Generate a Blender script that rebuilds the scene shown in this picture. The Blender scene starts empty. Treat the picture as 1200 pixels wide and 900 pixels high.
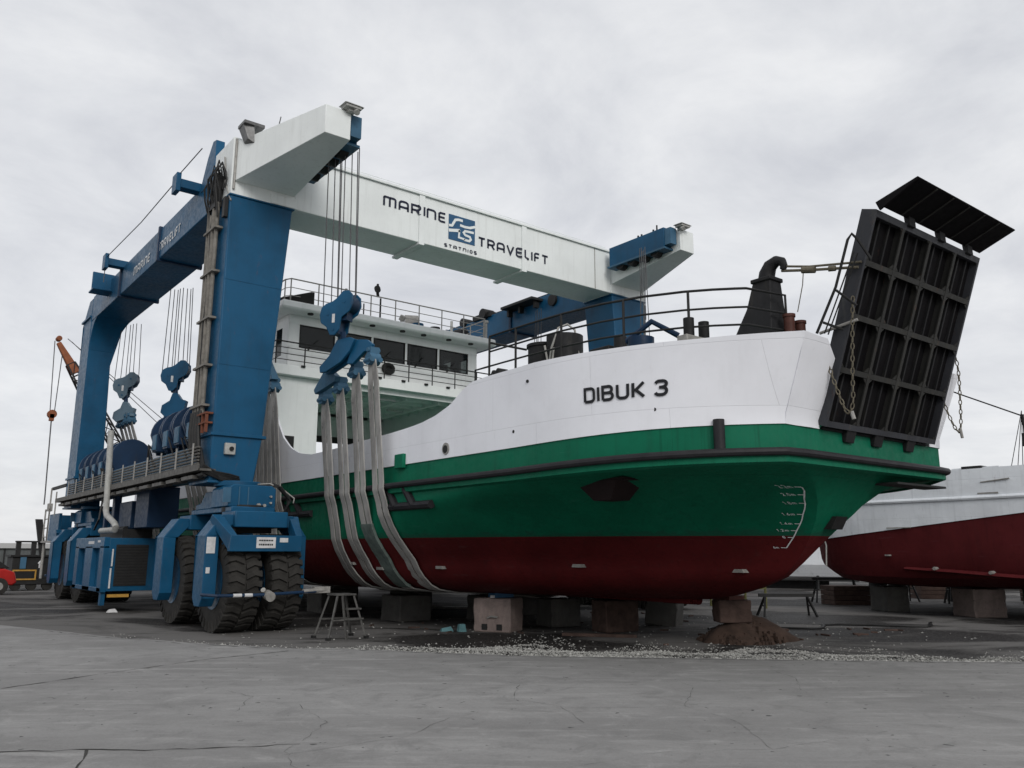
import bpy, bmesh, math, random
from mathutils import Vector, Matrix
random.seed(7)
sc = bpy.context.scene
COL = sc.collection
R = math.radians

# ------------------------------------------------------------------ camera
cam_d = bpy.data.cameras.new("camera"); cam = bpy.data.objects.new("camera", cam_d); COL.objects.link(cam)
F, PITCH, YAW, ROLL, CAMH = 983.0, 0.19866, 0.66265, 0.0034, 1.65
fw = Vector((math.sin(YAW)*math.cos(PITCH), math.cos(YAW)*math.cos(PITCH), math.sin(PITCH)))
rt = Vector((math.cos(YAW), -math.sin(YAW), 0)); up = rt.cross(fw)
r2 = rt*math.cos(ROLL)+up*math.sin(ROLL); u2 = -rt*math.sin(ROLL)+up*math.cos(ROLL)
cam.matrix_world = Matrix(((r2.x,u2.x,-fw.x,0),(r2.y,u2.y,-fw.y,0),(r2.z,u2.z,-fw.z,CAMH),(0,0,0,1)))
cam_d.sensor_fit = 'HORIZONTAL'; cam_d.sensor_width = 36.0; cam_d.lens = F/1200*36.0
cam_d.clip_start = 0.05; cam_d.clip_end = 5000
sc.camera = cam

# ------------------------------------------------------------------ sky, sun, exposure
SUN_EL, SUN_AZ = 29.0, 198.0          # compass-like: azimuth from +Y clockwise
w = bpy.data.worlds.new("World"); sc.world = w; w.use_nodes = True
nt = w.node_tree; nt.nodes.clear(); N = nt.nodes.new; L = nt.links.new
out = N("ShaderNodeOutputWorld"); mixs = N("ShaderNodeMixShader"); bg1 = N("ShaderNodeBackground"); bg2 = N("ShaderNodeBackground")
sky = N("ShaderNodeTexSky"); sky.sky_type = 'NISHITA'; sky.sun_disc = False
sky.sun_elevation = R(SUN_EL); sky.sun_rotation = R(SUN_AZ)
L(sky.outputs[0], bg1.inputs[0]); bg1.inputs[1].default_value = 0.1
tc = N("ShaderNodeTexCoord"); sep = N("ShaderNodeSeparateXYZ"); L(tc.outputs['Generated'], sep.inputs[0])
addz = N("ShaderNodeMath"); addz.operation = 'ADD'; addz.inputs[1].default_value = 0.22; L(sep.outputs[2], addz.inputs[0])
mxz = N("ShaderNodeMath"); mxz.operation = 'MAXIMUM'; mxz.inputs[1].default_value = 0.12; L(addz.outputs[0], mxz.inputs[0])
dx = N("ShaderNodeMath"); dx.operation = 'DIVIDE'; L(sep.outputs[0], dx.inputs[0]); L(mxz.outputs[0], dx.inputs[1])
dy = N("ShaderNodeMath"); dy.operation = 'DIVIDE'; L(sep.outputs[1], dy.inputs[0]); L(mxz.outputs[0], dy.inputs[1])
cmb = N("ShaderNodeCombineXYZ"); L(dx.outputs[0], cmb.inputs[0]); L(dy.outputs[0], cmb.inputs[1])
n1 = N("ShaderNodeTexNoise"); n1.inputs['Scale'].default_value = 2.3; n1.inputs['Detail'].default_value = 9; n1.inputs['Roughness'].default_value = 0.60
n1.inputs['Distortion'].default_value = 0.3
L(cmb.outputs[0], n1.inputs['Vector'])
rp = N("ShaderNodeValToRGB"); L(n1.outputs['Fac'], rp.inputs[0])
cr = rp.color_ramp; cr.elements[0].position = 0.28; cr.elements[0].color = (0.585, 0.60, 0.645, 1)
cr.elements[1].position = 0.70; cr.elements[1].color = (0.90, 0.905, 0.915, 1)
e = cr.elements.new(0.5); e.color = (0.75, 0.762, 0.79, 1)
# a little brighter and warmer towards the horizon
hz = N("ShaderNodeMapRange"); L(sep.outputs[2], hz.inputs[0]); hz.inputs[1].default_value = 0.0; hz.inputs[2].default_value = 0.45
hz.inputs[3].default_value = 0.45; hz.inputs[4].default_value = 0.0
mixh = N("ShaderNodeMixRGB"); L(hz.outputs[0], mixh.inputs[0]); L(rp.outputs[0], mixh.inputs[1]); mixh.inputs[2].default_value = (0.83, 0.83, 0.85, 1)
L(mixh.outputs[0], bg2.inputs[0]); bg2.inputs[1].default_value = 1.03
mixs.inputs[0].default_value = 0.93
L(bg1.outputs[0], mixs.inputs[1]); L(bg2.outputs[0], mixs.inputs[2]); L(mixs.outputs[0], out.inputs[0])

sun_d = bpy.data.lights.new("sun", 'SUN'); sun_d.energy = 1.45; sun_d.angle = R(25); sun_d.color = (1, 0.97, 0.93)
sun = bpy.data.objects.new("sun", sun_d); COL.objects.link(sun)
az = R(SUN_AZ); el = R(SUN_EL)
sdir = Vector((math.sin(az)*math.cos(el), math.cos(az)*math.cos(el), math.sin(el)))
sun.rotation_euler = sdir.to_track_quat('Z', 'Y').to_euler(); sun.location = (0, 0, 60)
sc.view_settings.view_transform = 'Standard'; sc.view_settings.look = 'None'
sc.view_settings.exposure = 0.0; sc.view_settings.gamma = 1.0; sc.view_settings.use_curve_mapping = False

# ------------------------------------------------------------------ materials
def nodes(name):
    m = bpy.data.materials.new(name); m.use_nodes = True
    t = m.node_tree; b = t.nodes['Principled BSDF']
    return m, t, b
def mixcol(t, fac, a, b):
    n = t.nodes.new("ShaderNodeMixRGB")
    for i, v in ((0, fac), (1, a), (2, b)):
        if hasattr(v, 'is_linked') or hasattr(v, 'links'): t.links.new(v, n.inputs[i])
        elif i == 0: n.inputs[0].default_value = v
        else: n.inputs[i].default_value = (*v[:3], 1)
    return n.outputs[0]
def noise(t, vec, scale, detail=5, rough=0.55, dist=0.0):
    n = t.nodes.new("ShaderNodeTexNoise"); n.inputs['Scale'].default_value = scale
    n.inputs['Detail'].default_value = detail; n.inputs['Roughness'].default_value = rough; n.inputs['Distortion'].default_value = dist
    t.links.new(vec, n.inputs['Vector']); return n.outputs['Fac']
def mapv(t, vec, scale=(1,1,1), rot=(0,0,0)):
    if any(rot):
        r = t.nodes.new("ShaderNodeMapping"); r.inputs['Rotation'].default_value = rot; t.links.new(vec, r.inputs['Vector']); vec = r.outputs[0]; rot = (0,0,0)
    n = t.nodes.new("ShaderNodeMapping"); n.inputs['Scale'].default_value = scale; n.inputs['Rotation'].default_value = rot
    t.links.new(vec, n.inputs['Vector']); return n.outputs[0]
def rng(t, v, a, b, c=0.0, d=1.0):
    n = t.nodes.new("ShaderNodeMapRange"); n.interpolation_type = 'SMOOTHSTEP'
    for i, x in enumerate((a, b, c, d)): n.inputs[i+1].default_value = x
    t.links.new(v, n.inputs[0]); return n.outputs[0]
def coord(t):
    return t.nodes.new("ShaderNodeTexCoord").outputs['Object']
def bump(t, b, h, strength=0.2, dist=0.02):
    n = t.nodes.new("ShaderNodeBump"); n.inputs['Strength'].default_value = strength; n.inputs['Distance'].default_value = dist
    t.links.new(h, n.inputs['Height'])
    if b.inputs['Normal'].is_linked:
        t.links.new(b.inputs['Normal'].links[0].from_socket, n.inputs['Normal'])
    t.links.new(n.outputs[0], b.inputs['Normal'])
def paint(name, c, rough=0.45, dirt=0.35, dirtc=(0.06,0.05,0.045), rust=0.0, wav=0.0, seams=False, metal=0.0, spec=0.22, var=0.72, scrape=None, scum=False):
    m, t, b = nodes(name); v = coord(t)
    c2 = tuple(x*var for x in c)
    col = mixcol(t, rng(t, noise(t, v, 0.9, 6, 0.6), 0.35, 0.7), c, c2)
    st = noise(t, mapv(t, v, (5,5,0.35)), 1.6, 5, 0.6)
    n = t.nodes.new("ShaderNodeMath"); n.operation = 'MULTIPLY'; n.inputs[1].default_value = dirt
    t.links.new(rng(t, st, 0.5, 0.78), n.inputs[0])
    col = mixcol(t, n.outputs[0], col, dirtc)
    sp = noise(t, v, 9, 7, 0.7)
    n2 = t.nodes.new("ShaderNodeMath"); n2.operation = 'MULTIPLY'; n2.inputs[1].default_value = dirt*0.8
    t.links.new(rng(t, sp, 0.58, 0.72), n2.inputs[0])
    col = mixcol(t, n2.outputs[0], col, dirtc)
    if scrape:
        sn = noise(t, mapv(t, v, (3,0.55,7)), 1.5, 8, 0.7)
        m1 = t.nodes.new("ShaderNodeMath"); m1.operation = 'MULTIPLY'; m1.inputs[1].default_value = 0.5
        t.links.new(rng(t, sn, 0.60, 0.70), m1.inputs[0]); col = mixcol(t, m1.outputs[0], col, scrape)
        vs_ = noise(t, mapv(t, v, (9,9,0.25)), 1.3, 6, 0.65)
        m1 = t.nodes.new("ShaderNodeMath"); m1.operation = 'MULTIPLY'; m1.inputs[1].default_value = 0.45
        t.links.new(rng(t, vs_, 0.55, 0.72), m1.inputs[0]); col = mixcol(t, m1.outputs[0], col, tuple(x*0.45 for x in c))
    if scum:
        s3 = t.nodes.new("ShaderNodeSeparateXYZ"); t.links.new(v, s3.inputs[0])
        nz_ = noise(t, mapv(t, v, (2,2.2,6)), 1.2, 7, 0.7)
        a1 = t.nodes.new("ShaderNodeMath"); a1.operation = 'MULTIPLY_ADD'; a1.inputs[1].default_value = 0.55; t.links.new(nz_, a1.inputs[0]); t.links.new(s3.outputs[2], a1.inputs[2])
        m1 = t.nodes.new("ShaderNodeMath"); m1.operation = 'MULTIPLY'; m1.inputs[1].default_value = 0.5
        t.links.new(rng(t, a1.outputs[0], 2.34, 2.24), m1.inputs[0]); col = mixcol(t, m1.outputs[0], col, scum)
    if rust > 0:
        r_ = noise(t, mapv(t, v, (3,3,0.9)), 2.6, 8, 0.68)
        n3 = t.nodes.new("ShaderNodeMath"); n3.operation = 'MULTIPLY'; n3.inputs[1].default_value = rust
        t.links.new(rng(t, r_, 0.62, 0.7), n3.inputs[0])
        col = mixcol(t, n3.outputs[0], col, (0.13, 0.05, 0.025))
    if seams:
        br = t.nodes.new("ShaderNodeTexBrick"); br.inputs['Scale'].default_value = 1.0
        br.inputs['Mortar Size'].default_value = 0.006; br.inputs['Mortar Smooth'].default_value = 0.6
        br.inputs['Brick Width'].default_value = 2.4; br.inputs['Row Height'].default_value = 0.95
        br.inputs['Color1'].default_value = (1,1,1,1); br.inputs['Color2'].default_value = (1,1,1,1); br.inputs['Mortar'].default_value = (0,0,0,1)
        t.links.new(mapv(t, v, (1,1,1), (R(90), 0, R(90))), br.inputs['Vector'])
        sx = t.nodes.new("ShaderNodeSeparateXYZ"); t.links.new(v, sx.inputs[0])
        cx = t.nodes.new("ShaderNodeCombineXYZ"); t.links.new(sx.outputs[1], cx.inputs[0]); t.links.new(sx.outputs[2], cx.inputs[1])
        t.links.new(cx.outputs[0], br.inputs['Vector'])
        bump(t, b, br.outputs['Color'], 0.5, 0.006)
        lin = t.nodes.new("ShaderNodeMath"); lin.operation = 'MULTIPLY'; lin.inputs[1].default_value = 0.24
        t.links.new(br.outputs['Fac'], lin.inputs[0])
        col = mixcol(t, lin.outputs[0], col, tuple(x*0.5 for x in c))
    t.links.new(col, b.inputs['Base Color'])
    t.links.new(rng(t, sp, 0.3, 0.8, rough-0.08, rough+0.2), b.inputs['Roughness'])
    b.inputs['Metallic'].default_value = metal
    b.inputs['Specular IOR Level'].default_value = spec
    bump(t, b, noise(t, v, 35, 3), 0.08, 0.004)
    if wav: bump(t, b, noise(t, v, 1.1, 3), wav, 0.06)
    return m
def simple(name, c, rough=0.6, metal=0.0, var=0.3, scale=6):
    m, t, b = nodes(name); v = coord(t)
    col = mixcol(t, rng(t, noise(t, v, scale, 6, 0.65), 0.3, 0.75), c, tuple(x*(1-var) for x in c))
    t.links.new(col, b.inputs['Base Color']); b.inputs['Roughness'].default_value = rough; b.inputs['Metallic'].default_value = metal; b.inputs['Specular IOR Level'].default_value = 0.25
    bump(t, b, noise(t, v, scale*5, 4), 0.15, 0.006)
    return m
BLUE = paint("blue_paint", (0.008, 0.078, 0.165), 0.38, 0.25, (0.02,0.035,0.05), rust=0.2, spec=0.2)
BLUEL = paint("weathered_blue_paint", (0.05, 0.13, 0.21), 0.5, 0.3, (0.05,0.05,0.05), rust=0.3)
NAVY = paint("navy_paint", (0.010, 0.032, 0.075), 0.45, 0.3, (0.03,0.03,0.03))
BWHITE = paint("beam_white_paint", (0.78, 0.81, 0.80), 0.42, 0.25, (0.36,0.36,0.34), wav=0.12, var=0.92)
SWHITE = paint("ship_white_paint", (0.80, 0.81, 0.85), 0.45, 0.09, (0.45,0.45,0.46), rust=0.05, wav=0.14, seams=True, var=0.93)
HWHITE = paint("house_white_paint", (0.82, 0.84, 0.83), 0.45, 0.15, (0.32,0.33,0.31), wav=0.15, var=0.92)
GREEN = paint("green_paint", (0.004, 0.130, 0.070), 0.5, 0.3, (0.008,0.055,0.035), wav=0.35, seams=True, spec=0.12, var=0.82, scrape=(0.03,0.17,0.11), scum=(0.02,0.06,0.045))
RED = paint("antifouling_red", (0.088, 0.010, 0.011), 0.62, 0.35, (0.035,0.013,0.013), wav=0.25, seams=True, spec=0.12, scrape=(0.085,0.03,0.03))
RED2 = paint("maroon_antifouling", (0.100, 0.015, 0.017), 0.6, 0.3, (0.045,0.012,0.014), wav=0.35, seams=True, spec=0.12, scrape=(0.11,0.035,0.04))
BOATW = paint("boat_white_paint", (0.80, 0.83, 0.86), 0.45, 0.3, (0.36,0.37,0.38), rust=0.25, wav=0.5, seams=True, var=0.9)
BLACK = paint("black_paint", (0.016, 0.016, 0.0175), 0.6, 0.4, (0.045,0.042,0.035))
RAMPB = paint("ramp_black_paint", (0.006, 0.0055, 0.0065), 0.75, 0.4, (0.014,0.012,0.01), rust=0.1, spec=0.1)
PIPET = simple("tan_weathered_pipe", (0.215, 0.20, 0.175), 0.6, 0.0, 0.5, 5)
RAMPR = paint("worn_ramp_frame", (0.030, 0.030, 0.028), 0.6, 0.4, (0.06,0.055,0.04), rust=0.3)
RAMPS = paint("worn_ramp_side", (0.045, 0.047, 0.054), 0.55, 0.4, (0.08,0.08,0.07), rust=0.2)
RUBBER = simple("tyre_rubber", (0.036, 0.034, 0.031), 0.85, 0, 0.5, 4)
FENDER = simple("fender_rubber", (0.022, 0.021, 0.024), 0.55, 0, 0.4, 5)
STEEL = simple("bare_steel", (0.16, 0.16, 0.16), 0.45, 0.6, 0.4, 8)
ROPE = simple("steel_rope", (0.10, 0.10, 0.105), 0.6, 0.2, 0.3, 20)
GALV = simple("galvanised_steel", (0.34, 0.33, 0.31), 0.55, 0.2, 0.35, 9)
PIPEG = simple("pipe_grey", (0.40, 0.40, 0.38), 0.5, 0.0, 0.3, 7)
TRAY = simple("cable_tray_steel", (0.13, 0.125, 0.115), 0.6, 0.2, 0.5, 6)
HOSE = simple("hose_black", (0.015, 0.015, 0.015), 0.5, 0, 0.4, 9)
CHAIN = simple("chain_steel", (0.17, 0.15, 0.11), 0.6, 0.4, 0.4, 20)
GLASSD, tt_, b_ = nodes("dark_window_glass"); b_.inputs['Base Color'].default_value = (0.010,0.012,0.012,1); b_.inputs['Roughness'].default_value = 0.05; b_.inputs['Specular IOR Level'].default_value = 0.3
bump(tt_, b_, noise(tt_, coord(tt_), 1.5, 2), 0.05, 0.05)
b_.inputs['Specular IOR Level'].default_value = 0.5
_o = tt_.nodes['Material Output']; _m = tt_.nodes.new("ShaderNodeMixShader"); _t = tt_.nodes.new("ShaderNodeBsdfTransparent"); _t.inputs[0].default_value = (0.55,0.6,0.58,1)
_m.inputs[0].default_value = 0.55; tt_.links.new(b_.outputs[0], _m.inputs[2]); tt_.links.new(_t.outputs[0], _m.inputs[1]); tt_.links.new(_m.outputs[0], _o.inputs[0])
LETTER = simple("navy_lettering", (0.018, 0.022, 0.045), 0.5, 0, 0.3, 10)
LETB = simple("black_lettering", (0.016, 0.017, 0.02), 0.5, 0, 0.3, 10)
LETW = simple("white_lettering", (0.72, 0.74, 0.75), 0.5, 0, 0.35, 10)
LOGOB = simple("logo_blue", (0.03, 0.10, 0.20), 0.5, 0, 0.2, 6)
PLAQ = simple("plate_white", (0.6, 0.6, 0.6), 0.5, 0, 0.25, 10)
ORANGE = simple("orange_paint", (0.26, 0.085, 0.035), 0.6, 0, 0.4, 3)
BROWN = simple("brown_red_paint", (0.085, 0.03, 0.022), 0.6, 0, 0.4, 6)
WOOD = simple("old_timber", (0.085, 0.055, 0.045), 0.9, 0, 0.5, 5)
SAND = simple("damp_soil", (0.058, 0.037, 0.028), 0.95, 0, 0.5, 4)
REDP = paint("red_machine_paint", (0.42, 0.018, 0.015), 0.4, 0.3)
DARK = simple("dark_machine_grey", (0.02, 0.02, 0.02), 0.6, 0, 0.4, 5)
SHED = paint("shed_cladding", (0.11, 0.12, 0.12), 0.7, 0.4)
YELLOW = simple("ochre_paint", (0.45, 0.25, 0.05), 0.6, 0, 0.3, 8)
LADD = simple("shade_toned_aluminium", (0.10, 0.098, 0.093), 0.6, 0.2, 0.4, 8)  # light stepladder metal, darkened so the colour carries the shade it stands in
PALEB = paint("faded_pale_blue", (0.10,0.155,0.20), 0.55, 0.3)
def strapmat():
    m, t, b = nodes("sling_webbing"); v = coord(t)
    c = mixcol(t, rng(t, noise(t, mapv(t, v, (1,1,0.6)), 1.6, 7, 0.7), 0.38, 0.66), (0.33,0.322,0.305), (0.19,0.184,0.175))
    c = mixcol(t, rng(t, noise(t, v, 2.2, 6, 0.7), 0.64, 0.74, 0, 0.8), c, (0.05,0.047,0.045))
    t.links.new(c, b.inputs['Base Color']); b.inputs['Roughness'].default_value = 0.9
    wv = t.nodes.new("ShaderNodeTexWave"); wv.wave_type = 'BANDS'; wv.bands_direction = 'Z'; wv.inputs['Scale'].default_value = 14
    t.links.new(v, wv.inputs['Vector']); bump(t, b, wv.outputs['Fac'], 0.15, 0.004)
    return m
STRAP = strapmat()
SLEEVE = simple("green_grey_sleeve", (0.13, 0.165, 0.15), 0.85, 0, 0.45, 6)
def concmat(name, c, wet=0.0, scale=1.0, streak=True):
    m, t, b = nodes(name); v = coord(t)
    big = noise(t, mapv(t, v, (0.13*scale,0.55*scale,1), (0,0,R(38))), 1.0, 8, 0.62, 0.4)
    col = mixcol(t, rng(t, big, 0.32, 0.68), c, tuple(x*0.72 for x in c))
    med = noise(t, mapv(t, v, (0.45*scale,3.2*scale,1), (0,0,R(38))), 1.3, 7, 0.65, 0.3)
    f = t.nodes.new("ShaderNodeMath"); f.operation='MULTIPLY'; f.inputs[1].default_value=0.8
    t.links.new(rng(t, med, 0.48, 0.72), f.inputs[0])
    col = mixcol(t, f.outputs[0], col, tuple(x*1.22 for x in c))
    pat = noise(t, v, 1.9*scale, 9, 0.72, 0.6)
    col = mixcol(t, rng(t, pat, 0.48, 0.66, 0, 0.65), col, tuple(x*0.62 for x in c))
    col = mixcol(t, rng(t, pat, 0.46, 0.30, 0, 0.55), col, tuple(x*1.35 for x in c))
    grit = noise(t, v, 95*scale, 4, 0.7)
    col = mixcol(t, rng(t, grit, 0.52, 0.7, 0, 0.35), col, tuple(x*1.5 for x in c))
    fine = noise(t, v, 28*scale, 6, 0.75)
    f2 = t.nodes.new("ShaderNodeMath"); f2.operation='MULTIPLY'; f2.inputs[1].default_value=0.4
    t.links.new(rng(t, fine, 0.45, 0.75), f2.inputs[0])
    col = mixcol(t, f2.outputs[0], col, tuple(x*0.55 for x in c))
    dots = noise(t, v, 7.5*scale, 3, 0.5)
    col = mixcol(t, rng(t, dots, 0.70, 0.72), col, tuple(x*0.25 for x in c))
    t.links.new(col, b.inputs['Base Color'])
    t.links.new(rng(t, big, 0.3, 0.7, 0.72 - wet, 0.95 - wet*0.3), b.inputs['Roughness'])
    bump(t, b, fine, 0.5, 0.012); bump(t, b, grit, 0.4, 0.006); bump(t, b, pat, 0.3, 0.02)
    return m
CONC = concmat("worn_concrete", (0.252, 0.247, 0.240))
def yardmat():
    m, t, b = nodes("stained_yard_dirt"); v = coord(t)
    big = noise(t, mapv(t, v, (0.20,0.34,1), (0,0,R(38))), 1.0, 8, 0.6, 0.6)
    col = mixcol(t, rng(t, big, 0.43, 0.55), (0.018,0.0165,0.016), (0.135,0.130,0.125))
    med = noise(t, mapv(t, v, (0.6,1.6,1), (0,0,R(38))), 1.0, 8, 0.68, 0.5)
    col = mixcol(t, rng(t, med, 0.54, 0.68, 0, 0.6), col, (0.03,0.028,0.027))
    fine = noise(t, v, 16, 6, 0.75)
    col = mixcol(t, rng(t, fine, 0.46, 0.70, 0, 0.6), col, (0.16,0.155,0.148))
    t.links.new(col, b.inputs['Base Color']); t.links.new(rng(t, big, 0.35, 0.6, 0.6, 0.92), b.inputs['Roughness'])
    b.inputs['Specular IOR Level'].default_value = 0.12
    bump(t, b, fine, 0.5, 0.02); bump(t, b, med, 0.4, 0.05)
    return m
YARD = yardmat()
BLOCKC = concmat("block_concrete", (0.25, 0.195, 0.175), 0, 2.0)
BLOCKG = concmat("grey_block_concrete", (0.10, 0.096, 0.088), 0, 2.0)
STONE = simple("gravel_stone", (0.44, 0.435, 0.41), 0.9, 0, 0.75, 22)
CRACK = simple("crack_dirt", (0.055, 0.054, 0.05), 0.95, 0, 0.4, 6)

# ------------------------------------------------------------------ mesh builder
class MB:
    def __init__(s, T=None): s.v = []; s.f = []; s.T = T
    def add(s, vs, fs):
        o = len(s.v)
        for p in vs: s.v.append(tuple(s.T(*p)) if s.T else tuple(p))
        for f in fs: s.f.append(tuple(i+o for i in f))
        return s
    def hexa(s, p):
        return s.add(p, [(0,1,2,3),(4,7,6,5),(0,4,5,1),(1,5,6,2),(2,6,7,3),(3,7,4,0)])
    def box(s, x0, x1, y0, y1, z0, z1):
        return s.hexa([(x0,y0,z0),(x1,y0,z0),(x1,y1,z0),(x0,y1,z0),(x0,y0,z1),(x1,y0,z1),(x1,y1,z1),(x0,y1,z1)])
    def prism(s, poly, axis, a, b):
        def P(q, k):
            return (k,q[0],q[1]) if axis == 'x' else ((q[0],k,q[1]) if axis == 'y' else (q[0],q[1],k))
        n = len(poly)
        return s.add([P(q,a) for q in poly]+[P(q,b) for q in poly],
                     [tuple(range(n)), tuple(range(2*n-1, n-1, -1))]+[(i,(i+1)%n,(i+1)%n+n,i+n) for i in range(n)])
    def loft(s, secs, cap=True, closed=True):
        n = len(secs[0]); vs = [p for q in secs for p in q]; fs = []
        for k in range(len(secs)-1):
            for i in range(n if closed else n-1):
                j = (i+1) % n; fs.append((k*n+i, k*n+j, (k+1)*n+j, (k+1)*n+i))
        if cap: fs += [tuple(range(n)), tuple(range(len(vs)-1, len(vs)-n-1, -1))]
        return s.add(vs, fs)
    def tube(s, pts, r, n=8, cap=True):
        pts = [Vector(p) for p in pts]; secs = []; prev = None
        for i, p in enumerate(pts):
            a = pts[max(i-1,0)]; b = pts[min(i+1,len(pts)-1)]
            d = (b-a).normalized()
            if prev is None:
                u = d.orthogonal().normalized()
            else:
                u = (prev - d*prev.dot(d))
                u = u.normalized() if u.length > 1e-6 else d.orthogonal().normalized()
            prev = u; w_ = d.cross(u)
            rr = r[i] if isinstance(r, (list,tuple)) else r
            secs.append([tuple(p+(u*math.cos(2*math.pi*k/n)+w_*math.sin(2*math.pi*k/n))*rr) for k in range(n)])
        return s.loft(secs, cap)
    def bar(s, p, q, w_=0.05, h=None):
        h = h or w_
        p = Vector(p); q = Vector(q); d = (q-p).normalized()
        a = d.cross(Vector((0,0,1)))
        a = a.normalized() if a.length > 1e-4 else Vector((1,0,0))
        b = d.cross(a)
        a = a*w_/2; b = b*h/2
        return s.hexa([tuple(x) for x in (p-a-b,p+a-b,p+a+b,p-a+b,q-a-b,q+a-b,q+a+b,q-a+b)])
    def cyl(s, p, q, r0, r1=None, n=16): return s.tube([p,q],[r0, r0 if r1 is None else r1], n)
    def clusters(s):
        n = len(s.v); par_ = list(range(n))
        def find(i):
            while par_[i] != i: par_[i] = par_[par_[i]]; i = par_[i]
            return i
        for f in s.f:
            a = find(f[0])
            for i in f[1:]: par_[find(i)] = a
        comp = {}
        for k, f in enumerate(s.f): comp.setdefault(find(f[0]), []).append(k)
        comps = list(comp.values())
        if len(comps) < 2 or len(comps) > 400: return [list(range(len(s.f)))]
        bb = []
        for c in comps:
            P = [s.v[i] for k in c for i in s.f[k]]
            bb.append(([min(p[a] for p in P)-0.006 for a in range(3)], [max(p[a] for p in P)+0.006 for a in range(3)]))
        g_ = list(range(len(comps)))
        def fg(i):
            while g_[i] != i: i = g_[i]
            return i
        for i in range(len(comps)):
            for j in range(i):
                if all(bb[i][0][a] <= bb[j][1][a] and bb[j][0][a] <= bb[i][1][a] for a in range(3)): g_[fg(i)] = fg(j)
        out_ = {}
        for i, c in enumerate(comps): out_.setdefault(fg(i), []).extend(c)
        return list(out_.values())
    def build(s, name, mat, parent=None, bevel=0.0, smooth=True, kind=None, solid=0.0, split=None):
        if split is None: split = parent is not None and kind is None and smooth and 'letter' not in name and not solid
        if split:
            cl = s.clusters()
            if len(cl) > 1:
                first = None
                for c in cl:
                    m = MB(); ids = sorted({i for k in c for i in s.f[k]}); mp = {i: j for j, i in enumerate(ids)}
                    m.v = [s.v[i] for i in ids]; m.f = [tuple(mp[i] for i in s.f[k]) for k in c]
                    o = m.build(name, mat, parent, bevel, smooth, kind, solid, False)
                    first = first or o
                return first
        me = bpy.data.meshes.new(name)
        off = Vector(parent_world(parent)) if parent else Vector((0,0,0))
        me.from_pydata([tuple(Vector(p)-off) for p in s.v], [], s.f); me.validate()
        bm = bmesh.new(); bm.from_mesh(me); bmesh.ops.remove_doubles(bm, verts=bm.verts, dist=0.0004)
        bmesh.ops.recalc_face_normals(bm, faces=bm.faces); bm.to_mesh(me); bm.free()
        me.materials.append(mat)
        if smooth:
            me.shade_smooth(); me.set_sharp_from_angle(angle=R(32))
        o = bpy.data.objects.new(name, me); COL.objects.link(o)
        if parent: o.parent = parent
        if kind: o['kind'] = kind
        if bevel:
            b = o.modifiers.new("bevel",'BEVEL'); b.width = bevel; b.segments = 2; b.limit_method = 'ANGLE'; b.angle_limit = R(40)
        if solid:
            b = o.modifiers.new("thick",'SOLIDIFY'); b.thickness = solid; b.offset = 0
            e_ = o.modifiers.new("split",'EDGE_SPLIT'); e_.split_angle = R(30)
        return o
WLOC = {}
def parent_world(o):
    p = o; loc = Vector((0,0,0))
    while p: loc += p.location; p = p.parent
    return loc
def thing(name, label, cat, loc=(0,0,0), group=None):
    o = bpy.data.objects.new(name, None); COL.objects.link(o); o.location = loc; o.empty_display_size = 0.3
    o['label'] = label; o['category'] = cat
    if group: o['group'] = group
    return o
def tag(o, label, cat, group=None):
    o['label'] = label; o['category'] = cat
    if group: o['group'] = group
    return o
def copy_tree(o, parent=None):
    c = o.copy(); COL.objects.link(c)
    if parent: c.parent = parent
    for ch in list(o.children): copy_tree(ch, c)
    return c
def interp(x, xs, ys):
    if x <= xs[0]: return ys[0]
    for i in range(len(xs)-1):
        if x <= xs[i+1]:
            t = (x-xs[i])/(xs[i+1]-xs[i]); return ys[i]*(1-t)+ys[i+1]*t
    return ys[-1]

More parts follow.
